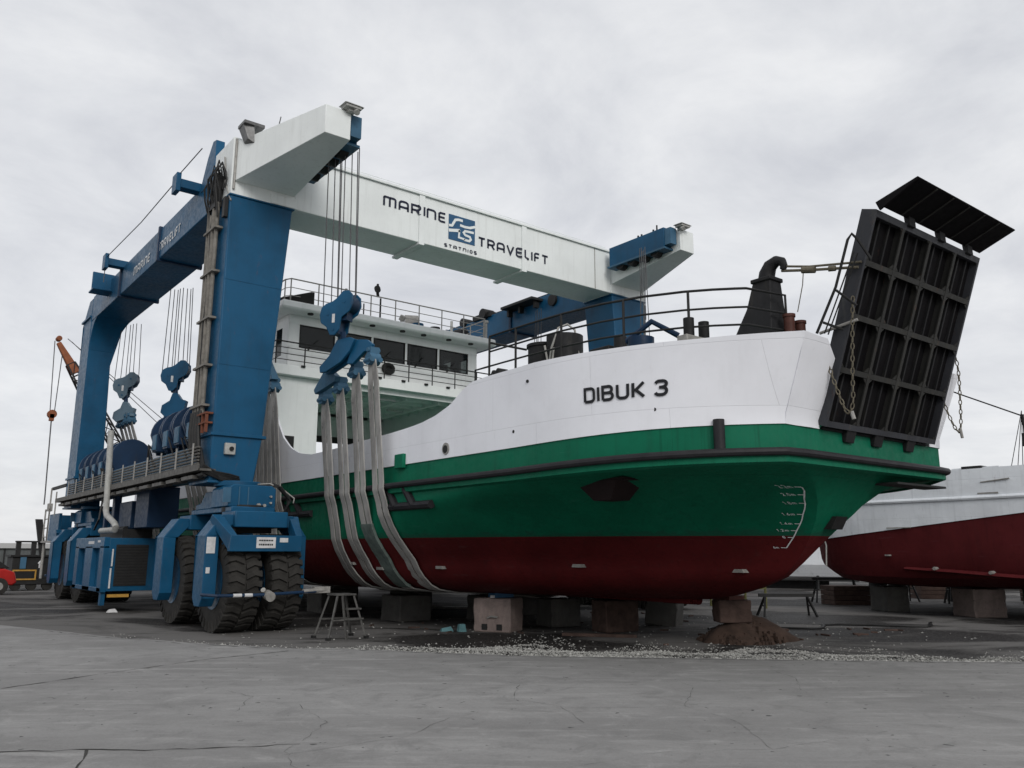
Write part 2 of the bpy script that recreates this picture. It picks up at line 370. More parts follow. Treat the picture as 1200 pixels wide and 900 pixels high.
# ------------------------------------------------------------------ stroke lettering
def arc(cx, cy, rx, ry, a0, a1, n=7):
    return [(cx+rx*math.cos(R(a0+(a1-a0)*i/n)), cy+ry*math.sin(R(a0+(a1-a0)*i/n))) for i in range(n+1)]
W_ = 0.66
GL = {
 'M': (0.95, [[(0,0),(0,1)], [(0,0.97)]+[(0.28,0.97)]+arc(0.33,0.80,0.145,0.17,90,0,4)+[(0.475,0)], [(0.45,0.97),(0.76,0.97)]+arc(0.79,0.80,0.16,0.17,90,0,4)+[(0.95,0)]]),
 'N': (0.70, [[(0,0),(0,1)], [(0,0.97),(0.42,0.97)]+arc(0.45,0.75,0.25,0.22,90,0,4)+[(0.70,0)]]),
 'A': (0.72, [[(0,0),(0,0.7)]+arc(0.25,0.72,0.25,0.25,180,90,4)+arc(0.47,0.72,0.25,0.25,90,0,4)+[(0.72,0)], [(0,0.36),(0.72,0.36)]]),
 'R': (0.68, [[(0,0),(0,0.97),(0.42,0.97)]+arc(0.42,0.72,0.24,0.25,90,-90,8)+[(0,0.44)], [(0.38,0.44),(0.68,0)]]),
 'I': (0.0, [[(0,0),(0,1)]]),
 'E': (0.55, [[(0.55,0.97),(0.12,0.97),(0,0.85),(0,0.15),(0.12,0.03),(0.55,0.03)], [(0,0.5),(0.5,0.5)]]),
 'T': (0.66, [[(0,0.96),(0.66,0.96)], [(0.33,0.96),(0.33,0)]]),
 'V': (0.72, [[(0,1),(0.36,0.02),(0.72,1)]]),
 'L': (0.52, [[(0,1),(0,0.15),(0.12,0.04),(0.52,0.04)]]),
 'F': (0.52, [[(0,0),(0,0.85),(0.12,0.97),(0.52,0.97)], [(0,0.5),(0.46,0.5)]]),
 'D': (0.62, [[(0,0.03),(0,0.97),(0.40,0.97)]+arc(0.40,0.75,0.22,0.22,90,0,4)+arc(0.40,0.25,0.22,0.22,0,-90,4)+[(0,0.03)]]),
 'B': (0.62, [[(0,0.03),(0,0.97),(0.38,0.97)]+arc(0.38,0.745,0.20,0.225,90,-90,8)+[(0,0.52)], [(0.36,0.52)]+arc(0.38,0.275,0.24,0.245,90,-90,8)+[(0,0.03)]]),
 'U': (0.62, [[(0,1),(0,0.25)]+arc(0.22,0.25,0.22,0.22,180,270,4)+arc(0.40,0.25,0.22,0.22,270,360,4)+[(0.62,1)]]),
 'K': (0.62, [[(0,0),(0,1)], [(0.60,1),(0.16,0.5),(0.62,0)], [(0,0.5),(0.18,0.5)]]),
 '3': (0.60, [[(0,0.82)]+arc(0.2,0.78,0.19,0.19,160,90,3)+arc(0.38,0.76,0.20,0.21,90,-90,8)+[(0.2,0.53)], [(0.34,0.53)]+arc(0.37,0.28,0.23,0.25,90,-90,8)+[(0.2,0.03)]+arc(0.2,0.22,0.2,0.19,270,190,3)]),
 'S': (0.55, [[(0.53,0.85),(0.42,0.97),(0.13,0.97),(0.0,0.85),(0.0,0.63),(0.13,0.52),(0.42,0.5),(0.55,0.38),(0.55,0.14),(0.42,0.03),(0.12,0.03),(0,0.15)]]),
 'O': (0.60, [arc(0.3,0.5,0.3,0.47,0,360,14)]),
 '0': (0.50, [arc(0.25,0.5,0.25,0.47,0,360,12)]),
 '1': (0.2, [[(0,0.8),(0.18,0.97),(0.18,0)]]),
 '2': (0.5, [[(0,0.8)]+arc(0.25,0.73,0.25,0.24,150,-20,6)+[(0,0.03),(0.5,0.03)]]),
 '4': (0.55, [[(0.4,0),(0.4,0.97),(0,0.3),(0.55,0.3)]]),
 '6': (0.5, [[(0.42,0.97),(0.05,0.45)]+arc(0.25,0.27,0.24,0.24,140,-220,12)]),
 '8': (0.5, [arc(0.25,0.73,0.2,0.22,0,360,10), arc(0.25,0.27,0.25,0.25,0,360,10)]),
 '.': (0.05, [[(0,0.0),(0,0.1)]]),
 'm': (0.7, [[(0,0),(0,0.6)], [(0,0.58),(0.25,0.58),(0.35,0.48),(0.35,0)], [(0.35,0.5),(0.45,0.58),(0.6,0.58),(0.7,0.46),(0.7,0)]]),
}
def ribbon(mb, pts, w_, f, sub=0.12):
    """stroke of width w_ along 2d polyline pts, mitred, mapped by f(s,t)->3d"""
    q = [pts[0]]
    for a, b in zip(pts, pts[1:]):
        d = math.hypot(b[0]-a[0], b[1]-a[1]); n = max(1, int(d/sub))
        for i in range(1, n+1): q.append((a[0]+(b[0]-a[0])*i/n, a[1]+(b[1]-a[1])*i/n))
    L_, R_ = [], []
    for i, p in enumerate(q):
        a = q[max(i-1,0)]; b = q[min(i+1,len(q)-1)]
        d1 = (p[0]-a[0], p[1]-a[1]); d2 = (b[0]-p[0], b[1]-p[1])
        def nz(d):
            l = math.hypot(*d); return (d[0]/l, d[1]/l) if l > 1e-9 else None
        d1, d2 = nz(d1), nz(d2); d1 = d1 or d2; d2 = d2 or d1
        tx, ty = d1[0]+d2[0], d1[1]+d2[1]; l = math.hypot(tx, ty) or 1; tx, ty = tx/l, ty/l
        c = max(0.45, tx*d1[0]+ty*d1[1]); h = w_/2/c
        L_.append((p[0]-ty*h, p[1]+tx*h)); R_.append((p[0]+ty*h, p[1]-tx*h))
    n = len(q)
    mb.add([f(*p) for p in L_]+[f(*p) for p in R_], [(i,i+1,n+i+1,n+i) for i in range(n-1)])
def lettering(mb, text, f, s0, t0, width, height, stroke, gap=0.34):
    """fit text to width x height; f(s,t) maps to 3d, s to the reader's right"""
    tot = sum(GL[c][0] if c != ' ' else 0.02 for c in text)+gap*(len(text)-1)
    kx = (width-stroke)/tot; ky = (height-stroke)
    x = s0+stroke/2
    for c in text:
        if c == ' ': x += (0.02+gap)*kx; continue
        w0, st = GL[c]
        for pl in st: ribbon(mb, [(x+p[0]*kx, t0+stroke/2+(p[1]-0.0)*ky) for p in pl], stroke, f)
        x += (w0+gap)*kx

# ================================================================== GROUND
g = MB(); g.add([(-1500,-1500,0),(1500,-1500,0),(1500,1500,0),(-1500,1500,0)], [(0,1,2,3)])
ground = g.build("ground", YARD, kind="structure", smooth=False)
edge = [(-40,150),(-12,62),(-1.5,34),(2.3,24.5),(3.64,20.37),(4.2,18.3),(5.14,16.2),(5.95,14.75),(7.24,13.28),(8.72,11.15),(10.69,9.28),(12.6,7.48),(14.53,5.8),(18,2.7),(30,-8),(60,-36)]
ed = []
rr = random.Random(3)
for a, b in zip(edge, edge[1:]):
    d = math.hypot(b[0]-a[0], b[1]-a[1]); n = max(1, int(d/0.35)) if a[1] < 40 and a[0] < 20 else 3
    for i in range(n):
        t = i/n; j = rr.uniform(-0.05, 0.05)
        ed.append((a[0]+(b[0]-a[0])*t+j, a[1]+(b[1]-a[1])*t+j))
ed.append(edge[-1])
mb = MB(); base = [(60,-120),(-150,-120),(-150,150)]
poly = ed+base; n = len(poly)
mb.add([(x,y,0.025) for x,y in poly]+[(x,y,-0.05) for x,y in poly], [tuple(range(n))]+[(i,(i+1)%n,(i+1)%n+n,i+n) for i in range(n)])
apron = mb.build("pavement", CONC, kind="structure", smooth=False)
# cracks and joints of the concrete apron
def crack(pts, w0, seed):
    q = random.Random(seed); mb = MB(); P = [pts[0]]
    for a, b in zip(pts, pts[1:]):
        n = max(2, int(math.hypot(b[0]-a[0], b[1]-a[1])/0.12))
        for i in range(1, n+1):
            t = i/n; P.append((a[0]+(b[0]-a[0])*t+q.gauss(0,0.014), a[1]+(b[1]-a[1])*t+q.gauss(0,0.014)))
    vs = []
    for i, p in enumerate(P):
        a = P[max(i-1,0)]; b = P[min(i+1,len(P)-1)]; d = math.hypot(b[0]-a[0], b[1]-a[1]) or 1
        nx, ny = -(b[1]-a[1])/d, (b[0]-a[0])/d; h = w0*q.uniform(0.15,1.0)*(0.3 if q.random()<0.25 else 1)
        vs += [(p[0]+nx*h, p[1]+ny*h, 0.029), (p[0]-nx*h, p[1]-ny*h, 0.029)]
    mb.add(vs, [(2*i,2*i+1,2*i+3,2*i+2) for i in range(len(P)-1)])
    mb.build("crack", CRACK, apron, smooth=False)
crack([(0.9,11.7),(1.69,12.14),(2.97,12.79),(4.58,13.53),(6.09,13.86)], 0.022, 1)
crack([(0.6,8.6),(1.23,8.42),(1.8,8.09),(2.2,7.75),(2.67,7.51),(3.3,7.2)], 0.016, 2)
crack([(1.8,8.05),(1.72,7.7),(1.5,7.3)], 0.014, 3)
crack([(5.9,6.4),(6.3,7.2),(6.2,7.9),(6.9,8.7)], 0.004, 4)
crack([(6.2,7.2),(7.0,6.6),(7.6,6.4)], 0.003, 5)
crack([(3.4,9.0),(3.9,9.8),(3.8,10.4)], 0.003, 6)
crack([(3.0,6.9),(4.2,6.9),(5.0,7.4)], 0.003, 7)
crack([(2.2,5.6),(2.9,6.3),(3.1,7.0),(3.9,7.9),(4.1,9.0)], 0.003, 8)
crack([(6.4,4.6),(7.2,5.6),(7.4,6.4),(8.6,7.3),(8.8,8.2)], 0.003, 9)
crack([(4.6,5.2),(5.6,5.1),(6.4,4.6),(7.9,4.4)], 0.0025, 10)
crack([(9.4,6.3),(10.2,6.9),(10.6,7.6)], 0.004, 12)
crack([(x_-0.10, y_-0.10) for x_, y_ in edge if 3 < x_ < 19], 0.018, 20)
# loose gravel bank along the edge of the apron
gm = MB(); q = random.Random(11)
ptsg = []
def stone(x, y, z, s):
    a = q.random()*6.28; c, sn = math.cos(a), math.sin(a)
    k = [(1,0,0),(-0.9,0.1,0),(0.1,0.8,0),(-0.1,-0.9,0),(0.1,0,0.7),(0,0,-0.5)]
    vs = []
    for px, py, pz in k:
        px *= s*q.uniform(0.7,1.2); py *= s*q.uniform(0.7,1.2); pz *= s*q.uniform(0.6,1.0)
        vs.append((x+px*c-py*sn, y+px*sn+py*c, z+pz))
    gm.add(vs, [(0,2,4),(2,1,4),(1,3,4),(3,0,4),(2,0,5),(1,2,5),(3,1,5),(0,3,5)])
EG = [p for p in edge if 4 < p[0] < 19]
def edge_at(t):
    s = t*(len(EG)-1); i = min(int(s), len(EG)-2); f_ = s-i
    a, b = EG[i], EG[i+1]; return a[0]+(b[0]-a[0])*f_, a[1]+(b[1]-a[1])*f_
for i in range(60000):
    t = q.random(); x, y = edge_at(t)
    wd = interp(x, [4,6.5,7.6,8.6,10,12,14,17,19], [0.25,0.3,0.5,1.5,1.7,1.5,0.9,0.8,0.5])
    dens = interp(x, [4,6.5,7.6,8.6,10,12,14,17,19], [0.01,0.015,0.12,0.7,0.9,0.75,0.35,0.3,0.2])
    wd *= 0.75+0.35*math.sin(x*1.7)+0.25*math.sin(x*4.3+1)
    wd = max(wd, 0.1)*(2.2 if q.random() < 0.12 else 1)
    d = q.random()**1.4*wd
    patch = math.sin(x*2.1+d*3)+math.sin(y*3.3-d*5.1)+math.sin((x+y)*1.3)
    if patch < -0.5 and q.random() < 0.75: continue
    if x > 11.4 and 0.3*wd < d < 0.55*wd and q.random() < 0.9: continue
    if q.random() > dens: continue
    s = q.uniform(0.006, 0.024)*(2.0 if q.random() < 0.06 else 1)
    stone(x+d*0.71, y+d*0.71, 0.008+0.05*math.exp(-((d-0.3)/0.3)**2)*q.random(), s)
for i in range(450):
    x = q.uniform(6, 19); y = q.uniform(8, 19)
    if (x-7.24)*0.72+(y-13.28)*0.70 > 0.3: stone(x, y, 0.005, q.uniform(0.01,0.035))
gravel = gm.build("gravel", STONE, kind="stuff", smooth=False); gravel['label'] = "pale loose gravel spilled along the edge of the concrete"; gravel['category'] = "gravel"

# ================================================================== BOAT HOIST
hoist = thing("boat_hoist", "huge blue and white boat hoist straddling the green and white landing craft", "boat hoist", (13.4, 26, 0))
def strip(T, pts_y, r, mat, name, parent, n=6):
    MB(T).tube(pts_y, r, n).build(name, mat, parent)

# --- one wheel, copied
def make_wheel():
    R0 = 1.015; wdt = 0.68
    prof = [(0.50,-0.30),(0.58,-0.33),(0.75,-0.345),(0.90,-0.33),(0.955,-0.28),(0.965,0),(0.955,0.28),(0.90,0.33),(0.75,0.345),(0.58,0.33),(0.50,0.30)]
    mb = MB(); n = 40
    secs = [[(x, r*math.cos(2*math.pi*k/n), r*math.sin(2*math.pi*k/n)) for k in range(n)] for r, x in prof]
    mb.loft(secs, cap=False)
    nl = 30
    for k in range(nl):
        for sd in (-1, 1):
            a0 = 2*math.pi*(k+(0.5 if sd > 0 else 0))/nl
            def P(r, x, a): return (sd*x, r*math.cos(a), r*math.sin(a))
            da = 2*math.pi/nl*0.33
            x0, x1, x2 = 0.02, 0.19, 0.345
            for (xa, aa, xb, ab) in ((x0, a0+0.06, x1, a0-0.02), (x1, a0-0.02, x2, a0+0.01)):
                mb.hexa([P(0.94,xa,aa-da),P(0.94,xb,ab-da),P(0.94,xb,ab+da),P(0.94,xa,aa+da),
                         P(R0,xa,aa-da*0.8),P(R0-0.012*(xb>0.3),xb,ab-da*0.8),P(R0-0.012*(xb>0.3),xb,ab+da*0.8),P(R0,xa,aa+da*0.8)])
            xb = 0.345
            mb.hexa([P(0.80,xb-0.03,a0-da),P(0.80,xb+0.006,a0-da*0.7),P(0.80,xb+0.006,a0+da*0.7),P(0.80,xb-0.03,a0+da),
                     P(R0-0.012,xb-0.03,a0-da),P(R0-0.02,xb,a0-da*0.8),P(R0-0.02,xb,a0+da*0.8),P(R0-0.012,xb-0.03,a0+da)])
    wheel = bpy.data.objects.new("wheel", None); COL.objects.link(wheel)
    ty = mb.build("tyre", RUBBER, None); ty.parent = wheel
    rm = MB(); n = 32
    secs = [[(x, r*math.cos(2*math.pi*k/n), r*math.sin(2*math.pi*k/n)) for k in range(n)] for r, x in ((0.51,-0.31),(0.55,-0.33),(0.50,-0.27),(0.46,-0.1),(0.30,-0.06),(0.26,-0.2),(0.05,-0.22),(0.05,0.22),(0.26,0.2),(0.46,0.1),(0.50,0.27),(0.55,0.33),(0.51,0.31))]
    rm.loft(secs)
    for k in range(10):
        a = 2*math.pi*k/10
        for sd in (-1,1): rm.cyl((sd*0.05,0.37*math.cos(a),0.37*math.sin(a)),(sd*0.14,0.37*math.cos(a),0.37*math.sin(a)),0.025,n=6)
    ri = rm.build("rim", BLUE, None); ri.parent = wheel
    return wheel
WHEEL0 = make_wheel(); WHEEL_USED = [False]
def place_wheel(x, y, parent):
    wv = WHEEL0 if not WHEEL_USED[0] else copy_tree(WHEEL0)
    WHEEL_USED[0] = True
    wv.parent = parent; wv.location = Vector((x, y, 1.02))-parent_world(parent)
    wv.rotation_euler = (random.uniform(0, 6), 0, 0)

def bogie(T, s, yc, front):
    """wheel truck round yc; front=True when its free end faces the bow of the ship"""
    dirn = -1 if front else 1
    Ty = lambda u, v, z: T(u, yc+dirn*v, z)
    tr = hoist
    for v in (1.4, -1.4):
        for u in (0.26, 1.16):
            p = Ty(u, v, 0); place_wheel(p[0], p[1], tr)
    for v in (1.4, -1.4):
        vc = v+0.12 if v > 0 else v-0.02
        # outer and inner fork: dropped plate, sloping shoulder
        for (ua, ub, side) in ((-0.42, -0.14, 0), (1.56, 1.78, 1)):
            fk = MB(Ty)
            hw = 0.30
            fk.box(ua, ub, vc-hw, vc+hw, 0.72, 1.98)
            fk.prism([(vc-hw,0.72),(vc+hw,0.72),(vc+hw*0.5,0.55),(vc-hw*0.5,0.55)], 'x', ua, ub)
            if side == 0:
                fk.hexa([(ua,vc-hw,1.98),(ub+0.05,vc-hw,1.98),(ub+0.05,vc+hw,1.98),(ua,vc+hw,1.98),(ua+0.32,vc-hw,2.42),(ub+0.45,vc-hw,2.42),(ub+0.45,vc+hw,2.42),(ua+0.32,vc+hw,2.42)])
            else:
                fk.hexa([(ua-0.05,vc-hw,1.98),(ub,vc-hw,1.98),(ub,vc+hw,1.98),(ua-0.05,vc+hw,1.98),(ua-0.45,vc-hw,2.42),(ub-0.32,vc-hw,2.42),(ub-0.32,vc+hw,2.42),(ua-0.45,vc+hw,2.42)])
            fk.build("wheel_fork", BLUE, tr, bevel=0.015)
        top = MB(Ty); top.box(0.12, 1.28, vc-0.42, vc+0.42, 2.16, 2.50)
        top.build("fork_crown", BLUE, tr, bevel=0.02)
        dk = MB(Ty); dk.cyl((0.0,v,1.02),(1.5,v,1.02),0.12); dk.build("axle", STEEL, tr)
    sad = MB(Ty)
    sad.box(0.22, 1.2, -1.3, 1.4, 2.502, 2.62)
    sad.prism([(-1.25,2.62),(1.1,2.62),(1.1,2.75),(0.7,3.02),(-0.6,3.02),(-0.9,2.78),(-1.25,2.75)], 'x', 0.30, 1.14)
    sad.build("truck_saddle", BLUE, tr, bevel=0.02)
    tb = MB(Ty)
    tb.prism([(0.18,2.62),(1.25,2.62),(1.25,3.03),(1.15,3.1),(0.28,3.1),(0.18,3.03)], 'y', 0.2, 1.28)
    tb.cyl((0.7,0.35,3.1),(0.7,0.35,3.22),0.52,n=24)
    tb.build("steering_turret", BLUE, tr, bevel=0.02)
    gr = MB(Ty); gr.box(0.05,0.22,1.281,1.31,2.70,3.02); gr.box(0.4,0.42,1.281,1.30,2.64,3.05); gr.box(0.6,0.62,1.281,1.30,2.64,3.05)
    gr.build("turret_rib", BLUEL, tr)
    # bumper frame ahead of the end wheels
    bp = MB(Ty)
    bp.box(-0.12, 1.42, 2.26, 2.42, 1.66, 1.99)
    bp.hexa([(-0.30,1.6,2.30),(-0.08,1.6,2.30),(-0.08,1.75,2.42),(-0.30,1.75,2.42),(-0.12,2.26,1.70),(0.02,2.26,1.70),(0.02,2.42,1.985),(-0.12,2.42,1.985)])
    bp.hexa([(1.38,1.6,2.30),(1.6,1.6,2.30),(1.6,1.75,2.42),(1.38,1.75,2.42),(1.28,2.26,1.70),(1.42,2.26,1.70),(1.42,2.42,1.985),(1.28,2.42,1.985)])
    bp.box(-0.08, 1.38, 1.7, 2.26, 1.80, 1.84)
    bo = bp.build("bumper", BLUE, tr, bevel=0.012)
    if front:
        pl = MB(Ty); pl.box(0.42, 0.83, 2.42, 2.432, 1.73, 1.95); plo = pl.build("sign_plate", PLAQ, bo)
        pm = MB(Ty)
        q = random.Random(5)
        for rowz, hh in ((1.885,0.03),(1.80,0.035)):
            x = 0.47
            while x < 0.77:
                wd = q.uniform(0.02,0.045); pm.box(x, x+wd, 2.432, 2.436, rowz-hh/2, rowz+hh/2); x += wd+0.012
        pm.build("sign_lettering", LETB, bo)
        p2 = MB(Ty); p2.box(0.92, 1.1, 2.42, 2.43, 1.85, 1.94); p2.build("small_plate", PLAQ, bo)
    # labels on the forks
    lb = MB(Ty)
    lb.box(-0.40,-0.22,1.83,1.835,1.62,1.95); lb.box(-0.38,-0.30,1.83,1.835,1.22,1.34)
    lb.build("white_label", PLAQ, tr)
    # steering tie rod
    tie = MB(Ty); tie.tube([(-0.45,1.9,0.80),(-0.35,2.55,0.80),(0.4,2.58,0.80),(1.1,2.58,0.82),(1.75,2.5,0.84)], 0.032, 8)
    tie.build("tie_rod", NAVY, tr)
    tc_ = MB(Ty); tc_.cyl((0.68,2.50,0.80),(0.68,2.70,0.76),0.10,n=14); tc_.cyl((0.62,2.52,0.84),(0.55,2.6,0.9),0.05,n=10); tc_.cyl((1.45,2.52,0.84),(2.0,2.45,0.86),0.05,n=10); tc_.box(1.72,2.08,2.36,2.5,0.80,0.93); tc_.build("rod_coupler", GALV, tr)
    tw_ = MB(Ty); tw_.cyl((-0.05,2.575,0.80),(0.12,2.578,0.80),0.036,n=8); tw_.cyl((0.18,2.58,0.80),(0.34,2.58,0.80),0.036,n=8); tw_.build("white_band", PLAQ, tr)

    hs = MB(Ty)
    for k in range(5):
        o = 0.05*k
        hs.tube([(1.0+o*0.4,0.6+o,3.14),(1.35+o*0.5,0.9+o,3.18-o*0.4),(1.62,1.05+o,2.85-o*0.3),(1.62-o,1.1+o,2.5),(1.3-o,1.2,2.38)], 0.018, 6)
    hs.build("hose_bundle", HOSE, tr)
    h2 = MB(Ty); h2.tube([(0.95,0.7,3.16),(1.25,0.9,3.18),(1.55,1.05,3.02),(1.72,1.2,2.85),(1.66,1.3,2.74)], 0.016, 6); h2.build("hydraulic_line", GALV, tr)
    vb = MB(Ty)
    for (u, z, d) in ((1.12,2.72,0.05),(1.12,2.86,0.05),(0.85,2.66,0.09),(0.98,2.66,0.07)): vb.cyl((u,1.28,z),(u,1.28+0.06,z),d/2,n=10)
    vb.build("valve_fitting", GALV, tr)
    dr = MB(Ty); dr.cyl((0.7,0.9,2.50),(0.7,0.9,2.66),0.5,n=20); dr.box(0.3,1.1,1.0,1.5,2.05,2.2); dr.build("drive_motor", DARK, tr)

def winch(T, parent, y0, y1, u0=0.35, u1=1.0, z=4.6):
    """row of hoist drums in a curved blue housing"""
    wn = MB(T)
    n = max(1, round((y1-y0)/1.0))
    for k in range(n):
        a = y0+(y1-y0)*k/n; b = y0+(y1-y0)*(k+1)/n-0.06
        prof = [(u0-0.15,z-0.55)]+[(0.62-0.62*math.cos(R(t)), z+0.62*math.sin(R(t))) for t in range(0,181,15)]+[(u1+0.3,z-0.55)]
        wn.prism(prof, 'y', a, a+0.10); wn.prism(prof, 'y', b-0.10, b)
        wn.cyl((0.62,a+0.1,z),(0.62,b-0.1,z),0.50,n=20)
        wn.box(u0-0.33, u0+0.1, a+0.25, b-0.25, z-0.5, z-0.02)
    o = wn.build("winch", NAVY, parent, bevel=0.01)
    wh_ = MB(T); q_ = random.Random(int(y0))
    for k in range(7):
        ya = y0+(y1-y0)*q_.random(); yb = ya+q_.uniform(-0.8,0.8)
        wh_.tube([(u0-0.2,ya,z-0.5),(u0-0.42,ya+0.1,z-0.2-0.2*q_.random()),(u0-0.36,(ya+yb)/2,z-0.75),(u0-0.30,yb,z-0.95)],0.022,6)
    wh_.build("winch_hose", HOSE, o)
    wb = MB(T)
    for k in range(n):
        a = y0+(y1-y0)*k/n
        wb.box(u0-0.36,u0-0.335, a+0.28, a+0.62, z-0.45, z-0.05)
        wb.box(u0-0.1, u0+0.9, a+0.05, a+0.12, 4.0, z-0.55)
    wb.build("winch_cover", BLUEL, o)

def side_frame(x0, s, detail):
    T = lambda u, y, z: (x0+s*u, y, z)
    # front leg: vertical outside, tapering inwards to the foot
    leg = MB(T)
    def sec(z, u1, y1): return [(0,19.0,z),(u1,19.0,z),(u1,y1,z),(0,y1,z)]
    leg.loft([sec(3.22,1.02,20.2), sec(4.25,1.17,20.22), sec(10.06,1.58,20.34)])
    lo = leg.build("leg", BLUE, hoist, bevel=0.03)
    fl = MB(T)
    fl.box(-0.05,1.24,18.94,20.28,4.24,4.31); fl.box(-0.05,1.1,18.94,20.26,3.17,3.23)
    fl.box(-0.02,1.62,18.97,20.38,10.05,10.09)
    fl.build("flange", BLUE, lo, bevel=0.008)
    ws = MB(T)
    for z in (5.9, 7.95): ws.box(0.02, 1.02+(z-3.22)*0.0815, 18.992, 19.0, z, z+0.018)
    ws.build("weld_seam", BLUE, lo)
    # rear leg
    rl = MB(T); rl.loft([[(0,33.6,z),(u,33.6,z),(u,35.0,z),(0,35.0,z)] for z,u in ((3.22,0.92),(8.5,0.80),(10.1,1.15))])
    hsec = []
    for k in range(10):
        t_ = R(10*k); z = 9.0+1.11*math.sin(t_); y = 33.6-0.95*(1-math.cos(t_)); wz = 0.85+0.33*((z-9.0)/1.11)**1.6
        hsec.append([(0.015,y-0.004,z),(wz,y-0.004,z),(wz,33.63,z),(0.015,33.63,z)])
    rl.loft(hsec)
    rl.prism([(33.6,10.1),(35.0,10.1),(35.0,10.25),(34.2,11.0),(33.6,11.0)], 'x', 0.0, 1.18)
    ro = rl.build("leg", BLUE, hoist, bevel=0.03)
    f2 = MB(T); f2.box(-0.05,0.98,33.55,35.05,4.24,4.31); f2.box(-0.04,1.0,33.55,35.05,3.17,3.23); f2.box(-0.06,1.0,33.7,35.08,10.27,10.34); f2.build("flange", BLUE, ro)
    # top side beam
    tb = MB(T); tb.box(0, 1.2, 20.36, 33.6, 10.1, 11.06)
    to = tb.build("top_side_beam", BLUE, hoist, bevel=0.03)
    st = MB(T)
    for y in (24.95, 29.45): 
        st.box(-0.06, 1.26, y-0.06, y+0.06, 10.04, 11.1)
    st.build("stiffener", NAVY, to)
    pk = MB(T)
    for y in (21.6, 29.3):
        pk.box(-0.55, 0.25, y-0.16, y+0.16, 10.98, 11.22); pk.box(-0.62,-0.5,y-0.2,y+0.2,10.85,11.36)
    pk.box(-0.6, 0.1, 30.9, 31.0, 10.55, 11.2); pk.box(-0.62, 0.12, 30.6, 31.3, 10.5, 10.56)
    pk.build("sheave_bracket", BLUE, to, bevel=0.015)
    cv = MB(T); cv.prism([(20.3,10.9),(20.3,12.0),(20.55,12.05),(20.9,11.7),(21.3,11.06),(21.3,10.9)], 'x', -0.02, 0.2)
    cv.cyl((0.2,20.75,11.45),(0.7,20.75,11.45),0.36,n=20)
    cv.build("sheave_guard", BLUE, to, bevel=0.01)
    sv = MB(T); sv.cyl((1.2,22.4,10.75),(1.3,22.4,10.75),0.22,n=20); sv.box(1.0,1.3,26.2,27.4,11.0,11.2); sv.cyl((0.9,26.6,11.15),(1.4,26.6,11.15),0.22,n=18); sv.cyl((0.9,28.1,11.12),(1.35,28.1,11.12),0.18,n=18); sv.cyl((0.9,33.0,11.1),(1.4,33.0,11.1),0.22,n=18)
    sv.box(1.2,1.75,23.0,24.9,10.86,10.95)
    for y in (23.1,24.0,24.7): sv.box(1.3,1.5,y,y+0.12,10.6,10.86)
    sv.build("sheave_block", DARK, to)
    rp_ = MB(T); rp_.tube([(-0.56,21.5,11.2),(-0.56,25.0,11.12),(-0.56,29.3,11.25)],0.014,5); rp_.tube([(-0.56,29.3,10.9),(-0.56,29.3,10.4)],0.014,5); rp_.tube([(-0.3,20.5,11.75),(-0.56,21.5,11.3)],0.014,5)
    rp_.build("wire_rope", ROPE, to)
    rlg = MB(T)
    for y in range(21, 34): rlg.tube([(1.0,y,11.06),(1.0,y,11.14)],0.015,5)
    rlg.tube([(1.0,21,11.16),(1.0,33.4,11.16)],0.02,6); rlg.build("hand_line", DARK, to)
    tx = MB()
    if s > 0: fo = lambda a, b: (x0-0.012, 27.75-a, b)
    else: fo = lambda a, b: (x0+0.012, 22.9+a, b)
    lettering(tx, "MARINE", fo, 0, 10.30, 1.85, 0.30, 0.055); lettering(tx, "TRAVELIFT", fo, 2.75, 10.30, 2.1, 0.30, 0.055)
    tx.build("letter", LETW, to, smooth=False, split=True)
    # bottom side beam
    bb = MB(T); bb.box(0.12, 1.0, 20.24, 33.58, 3.45, 4.15)
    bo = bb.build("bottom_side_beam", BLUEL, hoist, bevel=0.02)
    # white head over the front leg with the forward cantilever arm
    hd = MB(T)
    hd.box(0.0, 1.62, 19.0, 20.38, 10.09, 10.40)
    hd.box(0.0, 1.62, 19.0, 20.38, 10.40, 11.56)
    hd.box(1.0, 1.66, 18.965, 19.2, 10.1, 10.36)
    ho = hd.build("beam_head", BWHITE, hoist, bevel=0.015)
    ar = MB(T)
    ar.loft([[(0.08,18.998,10.42),(1.60,18.998,10.42),(1.60,18.998,11.45),(0.08,18.998,11.45)],
             [(0.98,16.0,10.75),(1.60,16.0,10.75),(1.60,16.0,11.43),(0.98,16.0,11.43)]])
    ao = ar.build("cantilever_arm", BWHITE, hoist, bevel=0.012)
    # sheave box on the inner face of the arm
    sb = MB(T)
    sb.box(1.63, 1.95, 16.35, 18.72, 10.86, 11.50)
    so = sb.build("sheave_box", BLUE, hoist, bevel=0.012)
    s2 = MB(T); s2.box(1.66, 1.92, 16.1, 16.352, 10.92, 11.44); s2.box(1.60,2.0,16.30,18.76,10.80,10.86)
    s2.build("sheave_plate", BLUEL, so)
    s3 = MB(T)
    for y in (16.8,17.3,17.8,18.3): s3.cyl((1.68,y,10.84),(1.9,y,10.84),0.17,n=14)
    for y in (16.9,17.4,17.55): s3.cyl((1.8,y,11.5),(1.8,y,11.62),0.03,n=8)
    s3.cyl((1.8,16.75,11.5),(1.8,16.75,11.72),0.025,n=8)
    s3.build("sheave", DARK, so)
    # lamp hoods
    lh = MB(T)
